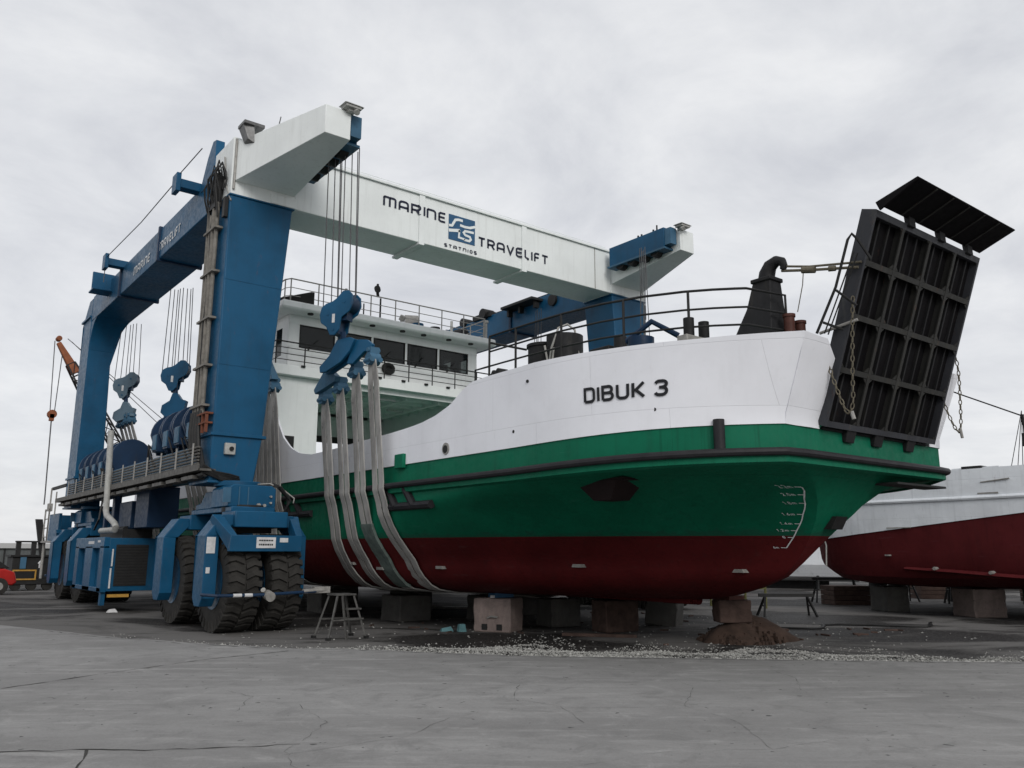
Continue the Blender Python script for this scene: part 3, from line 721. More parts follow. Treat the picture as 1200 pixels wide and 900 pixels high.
    for (u, y) in ((1.55, 15.86),):
        lh.box(u-0.18,u+0.2,y-0.08,y+0.2,11.44,11.51); lh.box(u-0.08,u+0.1,y,y+0.2,11.38,11.45); lh.hexa([(u-0.23,y-0.11,11.50),(u+0.25,y-0.11,11.50),(u+0.25,y+0.24,11.51),(u-0.23,y+0.24,11.51),(u-0.18,y-0.07,11.54),(u+0.2,y-0.07,11.54),(u+0.2,y+0.2,11.545),(u-0.18,y+0.2,11.545)])
        lh.cyl((u+0.1,y-0.05,11.36),(u+0.1,y+0.04,11.44),0.07,n=12)
    lh.build("flood_lamp", PIPEG, ao, bevel=0.005)
    if detail:
        l2 = MB(T); l2.hexa([(0.12,18.4,11.30),(0.30,18.35,11.2),(0.32,18.65,11.2),(0.14,18.7,11.3),(0.0,18.45,11.68),(0.26,18.4,11.66),(0.28,18.75,11.66),(0.02,18.8,11.68)])
        l2.box(0.0,0.5,18.35,18.8,11.66,11.74); l2.build("flood_lamp", STEEL, ao, bevel=0.006)
        l3 = MB(T); l3.tube([(0.55,17.6,11.44)]+[(0.55,17.6-0.1*math.sin(R(t)*1.0)-0.0,11.44+0.18*math.sin(R(t))) for t in range(20,181,20)],0.012,6); l3.box(0.75,0.95,17.1,17.4,11.43,11.47); l3.build("lifting_eye", STEEL, ao)
        # beam head streaked column with conduit
        cn = MB(T); cn.tube([(0.06,18.97,10.2),(0.06,18.97,11.5)],0.03,6); cn.tube([(0.02,18.98,9.9),(-0.03,19.3,10.4),(-0.03,19.5,11.2)],0.02,6); cn.build("conduit", GALV, ho)
    # hydraulic pipes up the outer side of the front leg
    pp = MB(T)
    for k in range(4):
        y = 19.52+0.19*k; pp.tube([(-0.10,y,4.7+0.05*(k%3)),(-0.10,y,7.0),(-0.10-0.01*(k%2),y,10.0-0.12*(k%3))],0.062 if k%3 else 0.05,8)
    po = pp.build("riser_pipe", PIPET, lo)
    ho_ = MB(T)
    q = random.Random(2)
    for k in range(4):
        y = 19.52+0.19*k; ho_.tube([(-0.14,y,4.85),(-0.17,y-0.03,4.4),(-0.15,y-0.12,3.9)],0.05,7)
    for k in range(10):
        y = 19.35+0.09*k; g = lambda a: a*q.uniform(-1,1)
        ho_.tube([(-0.12,y,9.75+g(0.2)),(-0.2+g(0.04),y+g(0.1),10.2),(-0.26+g(0.05),y-0.15+g(0.15),10.6+g(0.15)),(-0.16,y-0.2+g(0.2),10.95+g(0.15)),(-0.04,y-0.1+g(0.3),10.7+g(0.2)),(-0.06,y+g(0.2),10.3)],0.022,6)
    for k in range(6):
        ho_.tube([(-0.15,19.25+0.1*k,3.95),(-0.14,19.0,3.55-0.03*k),(0.1+0.02*k,18.88,3.40-0.03*k),(0.4,18.86,3.36-0.04*k),(0.62,18.9,3.32-0.04*k),(0.70,18.95,3.1)],0.03,7)
    ho_.tube([(-0.14,19.75,4.9),(-0.15,19.8,7),(-0.12,19.7,8.2),(-0.16,19.78,9.3),(-0.1,19.6,10.2)],0.02,6)
    ho_.box(-0.16,-0.02,19.5,20.0,9.9,10.7); ho_.box(-0.1,-0.01,19.05,19.2,9.5,10.0)
    ho_.build("hose_bundle", HOSE, lo)
    cl = MB(T)
    for z in (4.95,5.9,7.05,8.2,9.3): cl.box(-0.19,-0.0,19.35,20.2,z,z+0.05)
    cl.build("pipe_clamp", PIPET, lo)
    rs = MB(T); rs.box(-0.19,-0.02,18.98,19.6,4.72,4.76); rs.box(-0.19,-0.02,18.98,19.6,4.50,4.54)
    for y in (19.0,19.25,19.5): rs.box(-0.18,-0.12,y,y+0.05,4.3,4.75)
    rs.build("hose_bracket", simple("rusty_primer", (0.17,0.06,0.035), 0.8), lo)
    jb = MB(T); jb.box(0.28,0.52,18.90,19.0,3.82,4.08); jb.build("control_box", PIPEG, lo, bevel=0.01)
    j2 = MB(T); j2.cyl((0.42,18.86,3.95),(0.42,18.90,3.95),0.05,n=12); j2.build("control_knob", HOSE, lo)
    # cable tray along the bottom beam
    ty = MB(T)
    ty.box(-0.28,0.10,18.9,35.1,3.42,3.47); ty.box(-0.30,-0.26,18.9,35.1,3.42,3.56)
    to_ = ty.build("cable_tray", TRAY, hoist)
    tl = MB(T)
    for k in range(6):
        z = 3.60+0.075*k; tl.tube([(-0.20,19.2,z),(-0.20,33.4,z*0.985+0.045)],0.026,6)
    tl.build("hydraulic_pipe", TRAY, to_)
    br_ = MB(T)
    for k in range(12):
        y = 19.5+1.25*k; br_.box(-0.245,-0.225,y,y+0.07,3.42,4.08)
    br_.build("tray_post", GALV, to_)
    ho2 = MB(T)
    for k in range(14): ho2.tube([(-0.1+0.02*random.random(),19.0+1.14*k,3.36),(-0.12,19.5+1.14*k,3.31),(-0.1,20.0+1.14*k,3.36)],0.07,7)
    ho2.build("cable_bundle", HOSE, to_)
    ho3 = MB(T)
    for k in range(13): ho3.box(-0.28,0.0,19.3+1.2*k,20.1+1.2*k,3.26,3.34)
    ho3.build("tray_cover", TRAY, to_)
    # winches
    winch(T, hoist, 20.3, 24.2, z=4.78); winch(T, hoist, 28.4, 33.2, z=4.55)
    # engine cabinet slung under the beam
    cb = MB(T)
    u0, u1, y0, y1 = -0.62, 0.75, 25.4, 29.0
    cb.box(u0+0.14,u1,y0,y1,0.58,2.02)
    cb.box(u0,u0+0.15,y0,y1,1.74,2.04); cb.box(u0,u0+0.15,y0,y1,0.56,0.68)
    for a,b in ((y0,y0+0.45),(y0+1.35,y0+2.25),(y1-0.45,y1)): cb.box(u0,u0+0.15,a,b,0.56,1.8)
    cb.box(u0+0.05,u0+0.17,y0+0.1,y0+0.3,0.2,0.56)
    co = cb.build("engine_cabinet", BLUE, hoist, bevel=0.012)
    gl = MB(T); gl.box(u0+0.32,u1-0.2,y0-0.025,y0,0.72,1.84); go = gl.build("radiator_grille", DARK, co)
    gs = MB(T)
    for k in range(14): gs.box(u0+0.34,u1-0.22,y0-0.04,y0-0.026,0.75+0.078*k,0.775+0.078*k)
    gs.build("grille_bar", BLACK, co)
    gg = MB(T); gg.box(u0+0.22,u0+0.255,y0-0.035,y0-0.003,1.25,1.72); gg.box(u0+0.2,u0+0.24,y0-0.035,y0-0.003,0.66,1.2); gg.build("white_strip", PLAQ, co)
    gg = MB(T); gg.box(u0-0.006,u0,y0+1.2,y0+1.9,1.86,1.94); gg.box(u0-0.006,u0,y0+0.45,y0+0.75,1.9,1.96); gg.build("white_label", PLAQ, co)
    yb = MB(T); yb.box(u0+0.2,u0+0.75,y0-0.02,y0+0.05,0.42,0.50); yb.build("yellow_step", YELLOW, co)
    tk = MB(T); tk.box(0.18,1.0,24.4,25.7,2.30,3.42); tk.box(0.2,0.9,26.2,27.6,2.3,3.1); tk.box(0.1,0.3,27.8,28.1,2.1,3.4); tk.box(0.1,0.2,28.9,29.1,2.1,3.4); tk.build("hydraulic_tank", NAVY, co, bevel=0.02)
    en = MB(T); en.box(-0.1,0.7,25.7,28.4,2.02,2.28); en.cyl((0.2,26.4,2.2),(0.2,27.4,2.2),0.18); en.cyl((0.5,25.8,2.02),(0.5,25.8,2.5),0.06); en.cyl((0.3,27.6,2.02),(0.3,27.6,2.6),0.05); en.build("engine", DARK, co)
    ex = MB(T); ex.tube([(-0.36,27.1,5.2),(-0.36,26.9,4.0),(-0.36,26.75,2.82),(-0.36,26.6,2.68),(-0.36,25.6,2.42),(-0.36,25.4,2.32),(-0.36,25.5,2.24),(-0.36,27.1,2.24)],0.085,12); ex.build("exhaust_pipe", PIPEG, co)
    hh = MB(T); hh.tube([(-0.2,28.0,3.3),(-0.3,27.8,2.6),(-0.3,28.3,2.3)],0.03,6); hh.build("hose", HOSE, co)
    # operator post behind the rear leg
    if detail:
        cp = MB(T); cp.box(-0.05,0.05,35.4,37.3,2.05,3.05); cp.box(-0.05,0.75,37.25,37.3,2.05,3.05); op = cp.build("operator_panel", BLUE, hoist, bevel=0.01)
        ar2 = MB(T); ar2.box(-0.03,0.05,34.9,37.6,4.02,4.13); ar2.build("boom_bracket", DARK, op)
        rl2 = MB(T)
        for y in (37.5,38.3): rl2.tube([(-0.05,y,2.0),(-0.05,y,3.3)],0.03,6)
        for z in (2.2,2.55,2.9,3.25): rl2.tube([(-0.05,37.5,z),(-0.05,38.3,z)],0.02,6)
        rl2.tube([(-0.05,37.5,2.0),(-0.05,37.5,4.1)],0.03,6); rl2.box(-0.1,0.05,37.5,37.8,3.2,3.5); rl2.tube([(0.0,38.2,0.6),(0.0,38.2,2.0)],0.05,6); rl2.box(-0.1,0.9,35.4,38.4,1.98,2.04)
        rl2.tube([(-0.05,36.4,3.0),(-0.05,36.4,3.9)],0.025,6)
        rl2.build("ladder_rail", GALV, op)
    # trucks
    bogie(T, s, 19.47, True); bogie(T, s, 32.6, False)
side_frame(6.24, 1, True)
side_frame(20.60, -1, False)

# crossbeam with its lettering
cb = MB(); cb.box(7.862, 18.978, 19.0, 20.36, 10.1, 11.50)
cbo = cb.build("crossbeam", BWHITE, hoist, bevel=0.02)
c2 = MB()
c2.box(7.862, 18.978, 18.93, 20.42, 11.502, 11.56)
c2.tube([(7.9,19.15,11.72),(18.9,19.15,11.72)],0.012,5)
for k in range(12): c2.tube([(8+k*0.98,19.15,11.55),(8+k*0.98,19.15,11.73)],0.012,5)
for x in (12.05, 13.9, 14.25, 17.0): c2.box(x,x+0.25,19.05,19.25,11.56,11.62)
c2.build("top_flange", BWHITE, cbo)
c3 = MB()
for x in (11.59, 15.26): c3.box(x-0.09,x+0.09,18.955,19.05,10.03,11.585); 
for x in (11.59, 15.26): c3.box(x-0.09,x+0.09,19.05,20.44,10.03,10.098)
c3.build("splice_band", BWHITE, cbo, bevel=0.008)
c4 = MB(); c4.box(18.24,18.26,18.985,19.0,10.1,11.5); c4.build("weld_seam", GALV, cbo)
def fb(a, b): return (a, 18.950 if 11.47 < a < 11.71 or 15.14 < a < 15.38 else 18.990, b)
t1 = MB(); lettering(t1, "MARINE", fb, 10.36, 10.86, 2.05, 0.33, 0.062)
lettering(t1, "TRAVELIFT", fb, 13.53, 10.445, 2.72, 0.33, 0.062)
t1.build("letter", LETTER, cbo, smooth=False, split=True)
t2 = MB(); lettering(t2, "STATNIOS", fb, 12.36, 10.17, 1.14, 0.115, 0.028, gap=0.5); t2.build("small_letter", LETTER, cbo, smooth=False, split=True)
lg = MB(); lg.box(12.50,13.42,18.986,19.0,10.44,11.20); lgo = lg.build("logo_panel", LOGOB, cbo)
lw = MB(); fl_ = lambda a, b: (a, 18.980, b)
def stroke(pts, w_): ribbon(lw, [(12.50+0.92*a, 10.44+0.76*b) for a, b in pts], w_, fl_, 0.05)
stroke([(0.0,0.54),(0.12,0.56),(0.24,0.82),(0.36,0.86),(0.52,0.86)], 0.075)
stroke([(0.42,0.66),(0.60,0.64),(0.80,0.66),(1.0,0.76)], 0.075)
stroke([(0.0,0.34),(0.42,0.44)], 0.09)
stroke([(0.40,0.46),(0.38,0.16),(0.62,0.14)], 0.06)
stroke([(0.95,0.50),(0.62,0.48),(0.56,0.40),(0.62,0.32),(0.80,0.29),(0.84,0.20),(0.78,0.12),(0.58,0.12)], 0.07)
lw.build("logo_mark", BWHITE, cbo, smooth=False)

# ================================================================== LANDING CRAFT
CX = 13.1
ship = thing("landing_craft", "green and white landing craft with red bottom and raised black bow ramp", "ship", (CX, 18, 0))
ZL = [0.80, 0.90, 1.05, 1.25, 1.50, 1.75, 1.95, 2.20, 2.45, 2.65, 2.80, 2.88]
YF = [10.6, 10.0, 9.45, 8.95, 8.65, 8.40, 8.22, 8.00, 7.80, 7.62, 7.42, 7.24]
HW = [0.05, 0.05, 0.06, 0.08, 0.12, 0.20, 0.30, 0.45, 0.68, 1.00, 1.45, 2.30]
WM = [2.90, 3.40, 3.66, 3.84, 3.98, 4.06, 4.10, 4.13, 4.14, 4.15, 4.15, 4.15]
LL = [15, 14, 13, 12.5, 12, 11.2, 10.4, 9.4, 8.4, 7.4, 6.6, 5.9]
KK = [3.4, 3.4, 3.0, 2.6, 2.3, 2.25, 2.2, 2.2, 2.3, 2.6, 3.2, 4.3]
STERN = 36.0
def par(z):
    if z <= 2.88:
        return [interp(z, ZL, a) for a in (YF, HW, WM, LL, KK)]
    yf = 7.20
    hw = 2.36 + (0.0 if z < 3.58 else 0.05*(z-3.58))
    return [yf, hw, 4.15, 5.8, 4.3]
def hb(y, z):
    yf, hw, W, L_, k = par(z)
    s = (y-yf)/L_
    if s <= 0: return hw
    if s >= 1: return W
    return hw+(W-hw)*(1-(1-s)**k)
def sheer(y, z):
    f_ = max(0, min(1, (z-2.3)/0.6)); b_ = max(0, (11.5-y)/4.3)
    return f_*0.10*b_**1.3
NF, NS = 8, 34
def wline(z):
    yf, hw, W, L_, k = par(z)
    P = []
    for i in range(NF+1): P.append((hw*i/NF, yf))
    for i in range(1, NS+1):
        s = (i/NS)**1.5
        P.append((hw+(W-hw)*(1-(1-s)**k), yf+s*L_))
    y1 = yf+L_
    for i in range(1, 9): P.append((W, y1+(STERN-y1)*i/8))
    P.append((W*0.5, STERN)); P.append((0, STERN))
    return P
def skin(zs, top=None):
    """loft both sides through the given levels; top(y)->z replaces the last level"""
    mb = MB()
    for sd in (-1, 1):
        secs = []
        for j, z in enumerate(zs):
            secs.append([(CX+sd*x, y, z+sheer(y, z)) for x, y in wline(z)])
        mb.loft(secs, cap=False, closed=False)
    return mb
ZW = 1.95
mb = skin([0.80,0.83,0.90,0.97,1.05,1.15,1.25,1.37,1.5,1.62,1.75,1.85,ZW])
pl = [(CX-x, y) for x, y in wline(0.80)]; pr_ = [(CX+x, y) for x, y in wline(0.80)]
n = len(pl); mb.add([(x,y,0.80) for x,y in pl]+[(x,y,0.80) for x,y in pr_], [(i,i+1,n+i+1,n+i) for i in range(n-1)])
bottom = mb.build("hull_bottom", RED, ship)
top = skin([ZW,2.05,2.2,2.32,2.45,2.55,2.65,2.73,2.80,2.84,2.88,2.95,3.1,3.3,3.44]); side = top.build("hull_side", GREEN, ship)
mb = MB(); mb.cyl((CX,10.9,0.78),(CX,11.8,0.78),0.10,n=10); mb.box(CX-0.15,CX+0.15,11.0,35,0.70,0.82); mb.build("keel", RED, ship)
# wale: shelf, rubber tube, and upright fenders
def plan(z, off, y_end=STERN, n0=0):
    out_ = []
    W = wline(z)
    for i, (x, y) in enumerate(W[:-2]):
        a = W[max(i-1,0)]; b = W[min(i+1,len(W)-1)]
        d = math.hypot(b[0]-a[0], b[1]-a[1]) or 1
        nx, ny = (b[1]-a[1])/d, -(b[0]-a[0])/d
        if i < NF: nx, ny = 0, -1
        if i == NF: nx, ny = 0.7, -0.7
        out_.append((x+nx*off, y+ny*off))
    return out_
def both(z, off):
    p = plan(z, off)
    return [(CX-x, y) for x, y in reversed(p[1:])]+[(CX+x, y) for x, y in p]
wl = MB()
A0 = both(2.95, 0.003); A1 = both(2.95, 0.085)
secs = []
for (x0_, y0_), (x1_, y1_) in zip(A0, A1):
    d0 = sheer(y0_, 2.95)
    secs.append([(x0_,y0_,2.84+d0),(x1_,y1_,2.87+d0),(x1_,y1_,3.00+d0),(x0_,y0_,3.04+d0)])
wl.loft(secs); wl.build("wale", GREEN, ship)
ft = MB(); ft.tube([(x, y, 3.015+sheer(y, 3.0)) for x, y in both(3.0, 0.12)], 0.062, 10); ft.build("rubbing_fender", FENDER, ship)
uf = MB()
for (y, z0, z1) in ((7.84, 3.05, 3.60),):
    x = CX-hb(y, 3.3)
    dyx = (hb(y+0.05,3.3)-hb(y-0.05,3.3))/0.1
    uf.cyl((x-0.05,y-0.03,z0),(x-0.05,y-0.03,z1),0.085,n=12)
uf.build("upright_fender", FENDER, ship)
# rubber ladder-like fenders under the wale
lf = MB()
for (ya, yb) in ((14.1, 15.9), (19.5, 21.2)):
    x = CX-hb(14, 2.6)-0.05
    lf.tube([(x, ya-0.1, 2.58), (x, yb+0.1, 2.58)], 0.085, 8)
    for y in (ya+0.55, ya+1.25): lf.tube([(x, y, 2.58), (x, y+0.35, 2.95)], 0.095, 8)
lf.build("side_fender", FENDER, ship)
# bulwark with its swept cut
def btop(y):
    return interp(y, [6.9,7.2,8.2,9.5,11.0,12.2,12.7,13.0,13.4,13.9,14.5,15.5,17,18.6,19.6,20.3,20.9,21.4,21.8,22.1,22.4,37],
                     [4.86,4.86,4.82,4.83,4.85,4.83,4.80,4.68,4.46,4.32,4.22,4.16,4.12,4.06,4.05,4.14,4.34,4.66,5.1,5.5,5.7,5.7])
def bulwark():
    mb = MB()
    for sd in (-1, 1):
        cols = []
        ys = [7.2, 7.22,7.26,7.32,7.42,7.55,7.7,7.9,8.15,8.4,8.7,9.0,9.4,9.8,10.3,10.8,11.3,11.8,12.2,12.5,12.65,12.75,12.85,12.95,13.05,13.2,13.35,13.5,13.7,13.9,14.15,14.4,14.8,15.2,15.8,16.4,17,17.6,18.2,18.6,19,19.3,19.6,19.85,20.1,20.35,20.6,20.8,21.0,21.2,21.4,21.6,21.75,21.9,22.0,22.15,22.3,22.4,24,28,36]
        for y0_ in ys:
            col = []
            zb = 3.44
            zt = btop(y0_)
            for j in range(9):
                z = zb+(zt-zb)*j/8
                rake = 0.0 if z < 3.58 else -0.50*(z-3.58)/1.4*max(0, 1-(y0_-7.2)/2.2)**1.5
                zz = min(z, 3.57)
                h = hb(y0_, 3.2)+(0.0 if y0_ > 7.2 else 0)
                fl = 0.03*max(0, z-3.6)
                col.append((CX+sd*(h+fl*(0 if y0_ > 11 else 1)), y0_+rake, z+sheer(y0_, 3.0)*(1-j/8)))
            cols.append(col)
        mb.loft(cols, cap=False, closed=False)
        # front plate beside the ramp
        q = []
        for i in range(4):
            x = 2.36-(0.88 if sd < 0 else 0.36)*i/3
            col = []
            for j in range(9):
                z = 3.44+(btop(7.2)-0.02*(i > 0)-0.25*(i==3)-3.44)*j/8
                rake = 0.0 if z < 3.58 else -0.50*(z-3.58)/1.4
                col.append((CX+sd*(x+0.03*max(0,z-3.6)), 7.2+rake+0.010*math.sin(i*2.3+j*1.1), z+sheer(7.2,3.0)*(1-j/8)))
            q.append(col)
        q[0] = [(CX+sd*(2.36+0.03*max(0,p[2]-3.6)), p[1]-0.010*math.sin(j*1.1), p[2]) for j, p in enumerate(q[0])]
        mb.loft(q, cap=False, closed=False)
    return mb
bw = bulwark().build("bulwark", SWHITE, ship, solid=0.05)
# transverse green plate under the ramp is part of the hull side; decks
dk = MB()
def deck(z, ya, yb, x_in=None):
    n = 24; P = []
    for i in range(n+1):
        y = ya+(yb-ya)*i/n; P.append((hb(y, 3.2)-0.06, y))
    vs = [(CX-x, y, z) for x, y in P]+[(CX+x, y, z) for x, y in P]
    m_ = len(P); dk.add(vs, [(i,i+1,m_+i+1,m_+i) for i in range(m_-1)])
deck(3.40, 7.4, 35.9)
for sd in (-1, 1):
    P = [(hb(7.3+(12.6-7.3)*i/16, 3.2)-0.06, 7.3+(12.6-7.3)*i/16) for i in range(17)]
    vs = [(CX+sd*x, y, 4.78) for x, y in P]+[(CX+sd*1.75, y, 4.78) for x, y in P]
    dk.add(vs, [(i,i+1,17+i+1,17+i) for i in range(16)])
    dk.add([(CX+sd*1.75,7.3,4.78),(CX+sd*1.75,12.6,4.78),(CX+sd*1.75,12.6,3.4),(CX+sd*1.75,7.3,3.4)],[(0,1,2,3)])
dk.build("deck", GREEN, ship, smooth=False)

# lettering on the bow: mapped on the hull side
def rake_(y0_, z): return 0.0 if z < 3.58 else -0.50*(z-3.58)/1.4*max(0, 1-(y0_-7.2)/2.2)**1.5
def hullpt(y, z, off): return (CX-hb(y, 3.2)-off-0.03*max(0,z-3.6)*(0 if y > 11 else 1), y+rake_(y, z)-off*0.4, z)
nm = MB()
YS, YE = 9.74, 8.44
arcs = [(0.0, YS)]
for k in range(1, 201):
    ya = YS+(YE-YS)*(k-1)/200; yb = YS+(YE-YS)*k/200
    arcs.append((arcs[-1][0]+math.hypot(yb-ya, hb(yb,3.2)-hb(ya,3.2)), yb))
def fn(a, b):
    return hullpt(interp(a, [p[0] for p in arcs], [p[1] for p in arcs]), b, 0.034)
lettering(nm, "DIBUK 3", fn, 0, 3.985, arcs[-1][0], 0.27, 0.048, gap=0.30)
nm.build("name_letter", LETB, ship, smooth=False, split=True)
# draft marks
dm = MB()
def hp(y, z, off=0.012):
    return (CX-hb(y, z)-off, y-off*0.6, z)
arcp = [(7.701,2.686),(7.75,2.64),(7.813,2.58),(7.88,2.52),(7.936,2.457),(8.01,2.37),(8.091,2.287),(8.16,2.21),(8.226,2.14),(8.34,2.03),(8.45,1.92),(8.55,1.83),(8.638,1.75)]
def fd(a, b): return hp(a, b)
ribbon(dm, arcp, 0.012, fd, 0.04)
for lab, (y, z) in zip(("2.2m","2.0m","1.8m","1.6m","1.4m","1.2m","8","6m"), (arcp[0],arcp[2],arcp[4],arcp[6],arcp[8],arcp[9],arcp[10],arcp[12])):
    ribbon(dm, [(y, z), (y+0.07, z+0.003)], 0.010, fd, 0.03)
    n_ = len(lab)
    lettering(dm, lab, lambda a, b: hp(y+0.10+0.036*n_-a, b), 0, z-0.014, 0.036*n_, 0.042, 0.007)
dm.build("draft_marks", LETW, ship, smooth=False)
# zinc anodes, side bracket, porthole, hawse hole
an = MB()
def bwp(px_y, z): return (CX-hb(px_y, z), px_y, z)
for (y, z) in ((15.04,1.346),(16.9,1.30),(12.01,1.415),(9.50,1.351),(17.9,1.40)):
    p = bwp(y, z); an.hexa([(p[0]-0.05,y-0.13,z-0.03),(p[0]+0.15,y-0.13,z-0.03),(p[0]+0.15,y+0.13,z-0.03),(p[0]-0.05,y+0.13,z-0.03),(p[0]-0.06,y-0.12,z+0.03),(p[0]+0.15,y-0.12,z+0.03),(p[0]+0.15,y+0.12,z+0.03),(p[0]-0.06,y+0.12,z+0.03)])
an.build("zinc_anode", GALV, bottom)
bk = MB(); xk = CX-hb(10.0,2.75)+0.03
bk.hexa([(xk-0.02,9.8,2.50),(xk+0.4,9.8,2.50),(xk+0.4,10.2,2.50),(xk-0.02,10.2,2.50),(xk-0.14,9.55,2.80),(xk+0.5,9.55,2.80),(xk+0.4,10.5,2.80),(xk-0.14,10.5,2.80)])
bk.box(xk-0.14,xk+0.3,9.4,10.65,2.80,2.84); bk.build("hull_bracket", simple("dark_brown_paint", (0.014,0.007,0.007), 0.8), side)
ph = MB(); p = hullpt(13.5, 3.6, 0.0); ph.cyl((p[0]-0.045,13.5,3.62),(p[0]+0.05,13.5,3.62),0.115,n=20); pho = ph.build("hawse_ring", GALV, bw)
ph = MB(); ph.cyl((p[0]-0.055,13.5,3.61),(p[0]+0.05,13.5,3.61),0.075,n=18); ph.build("hawse_hole", DARK, bw)
ph = MB()
for (y, z) in ((11.4,3.72),(11.0,4.55),(8.6,3.8)): 
    p = hullpt(y, z, 0); ph.cyl((p[0]-0.03,y,z),(p[0]+0.03,y,z),0.03,n=8)
ph.build("drain_hole", DARK, bw)
sc_ = MB(); xq = CX-hb(15.1,3.2); sc_.box(xq-0.10,xq-0.01,15.0,15.35,3.36,3.66); sc_.build("deck_scupper", GREEN, side, bevel=0.02)
nb = MB(); nb.hexa([(CX-0.05,7.98,2.06),(CX+0.30,7.98,2.06),(CX+0.30,8.5,2.06),(CX-0.05,8.5,2.06),(CX-0.05,7.86,2.27),(CX+0.30,7.86,2.27),(CX+0.30,8.3,2.27),(CX-0.05,8.3,2.27)]); nb.build("bow_eye_plate", DARK, side)
pad = MB(); pad.box(CX+0.6,CX+2.30,7.1,7.5,2.80,2.835); pad.build("ramp_pad", DARK, side)

# --- bow ramp
ramp = bpy.data.objects.new("bow_ramp", None); COL.objects.link(ramp); ramp.parent = ship; ramp.location = Vector((13.36,7.2,3.6))-parent_world(ship)
YB, ZB_, YT, ZT = 7.06, 3.58, 5.98, 6.72
RL = math.hypot(YT-YB, ZT-ZB_); ud = ((YT-YB)/RL, (ZT-ZB_)/RL); nd = (-ud[1], ud[0])   # nd points forward
RX0, RX1 = 11.60, 15.06
def RP(x, a, d): return (x, YB+ud[0]*a+nd[0]*d, ZB_+ud[1]*a+nd[1]*d)
def rbox(mb, x0, x1, a0, a1, d0, d1):
    mb.hexa([RP(x0,a0,d0),RP(x1,a0,d0),RP(x1,a1,d0),RP(x0,a1,d0),RP(x0,a0,d1),RP(x1,a0,d1),RP(x1,a1,d1),RP(x0,a1,d1)])
mb = MB(); rbox(mb, RX0+0.02, RX1-0.02, 0.0, RL, -0.15, -0.125); mb.build("ramp_plate", RAMPB, ramp)
fr = MB()
rbox(fr, RX0, RX0+0.05, -0.02, RL+0.02, -0.24, 0.0); rbox(fr, RX1-0.05, RX1, -0.02, RL+0.02, -0.24, 0.0)
rbox(fr, RX0+0.05, RX1-0.05, -0.02, 0.07, -0.24, 0.0); rbox(fr, RX0+0.05, RX1-0.05, RL-0.08, RL+0.02, -0.24, 0.0)
fr.build("ramp_frame", RAMPS, ramp, bevel=0.008)
NCOL, NROW = 4, 4
cw = (RX1-RX0)/NCOL; rh = RL/NROW
for i in range(1, NCOL):
    b = MB(); x = RX0+cw*i; rbox(b, x-0.036, x+0.036, 0.07, RL-0.08, -0.02, 0.004); rbox(b, x-0.012, x+0.012, 0.07, RL-0.08, -0.125, -0.02); b.build("ramp_rib", RAMPR, ramp)
for j in range(1, NROW):
    b = MB(); a = rh*j+0.05; rbox(b, RX0+0.05, RX1-0.05, a-0.042, a+0.042, -0.022, 0.001); rbox(b, RX0+0.05, RX1-0.05, a-0.012, a+0.012, -0.125, -0.022); b.build("ramp_crossbar", RAMPR, ramp)
gs = MB()
for i in range(NCOL+1):
    for j in range(NROW+1):
        x = RX0+cw*i; a = rh*j+(0.05 if 0 < j < NROW else 0)
        for sx in (-1, 1):
            for sa in (-1, 1):
                if not (0 <= i+sx*0.5 <= NCOL and 0 <= j+sa*0.5 <= NROW): continue
                w_ = 0.04; k = 0.13
                pts = [(x+sx*w_*0.8, a+sa*0.05), (x+sx*k, a+sa*0.05), (x+sx*w_*0.8, a+sa*k)]
                gs.add([RP(p, q_, -0.008) for p, q_ in pts]+[RP(p, q_, -0.03) for p, q_ in pts], [(0,1,2),(5,4,3),(0,1,4,3),(1,2,5,4),(2,0,3,5)])
gs.build("ramp_gusset", RAMPR, ramp, smooth=False, split=True)
st = MB()
for i in range(NCOL):
    for k in (0.36, 0.70):
        x = RX0+cw*(i+k); rbox(st, x-0.02, x+0.02, 0.08, RL-0.08, -0.125, -0.085)
st.build("ramp_stringer", BLACK, ramp)
hg = MB()
for x in (12.4, 13.25, 14.3): rbox(hg, x-0.13, x+0.13, -0.22, 0.05, -0.28, -0.02)
hg.tube([RP(RX0+0.1,-0.06,-0.12), RP(RX1-0.1,-0.06,-0.12)], 0.035, 8)
hg.build("ramp_hinge", BLACK, ramp, bevel=0.02)
# folded end flap
F0 = (YT+0.015, ZT+0.14); F1 = (5.38, 7.10)
fp = MB()
fl = math.hypot(F1[0]-F0[0], F1[1]-F0[1]); fu = ((F1[0]-F0[0])/fl, (F1[1]-F0[1])/fl); fnn = (-fu[1], fu[0])
def FP(x, a, d): return (x, F0[0]+fu[0]*a-fnn[0]*d, F0[1]+fu[1]*a-fnn[1]*d)
def fbox(mb, x0, x1, a0, a1, d0, d1, top_in=0):
    mb.hexa([FP(x0,a0,d0),FP(x1,a0,d0),FP(x1,a1,d0),FP(x0,a1,d0),FP(x0,a0,d1),FP(x1,a0,d1),FP(x1,a1-top_in,d1),FP(x0,a1-top_in,d1)])
fbox(fp, RX0+0.16, RX1+0.02, 0.0, fl, 0.0, -0.03)
fp.hexa([FP(RX0+0.02,0.0,0.0),FP(RX0+0.18,0.0,0.0),FP(RX0+0.18,fl,0.0),FP(RX0+0.14,fl,0.0),FP(RX0+0.02,0.0,-0.16),FP(RX0+0.05,0.0,-0.16),FP(RX0+0.18,fl,-0.03),FP(RX0+0.14,fl,-0.03)])
fpo = fp.build("ramp_flap", RAMPB, ramp, bevel=0.01)
fs = MB()
for k in range(1, 6): x = RX0+0.2+(RX1-RX0-0.25)*k/6; fbox(fs, x-0.010, x+0.010, 0.02, fl-0.02, -0.052, -0.031)
fs.build("flap_rib", RAMPR, ramp)
fh = MB()
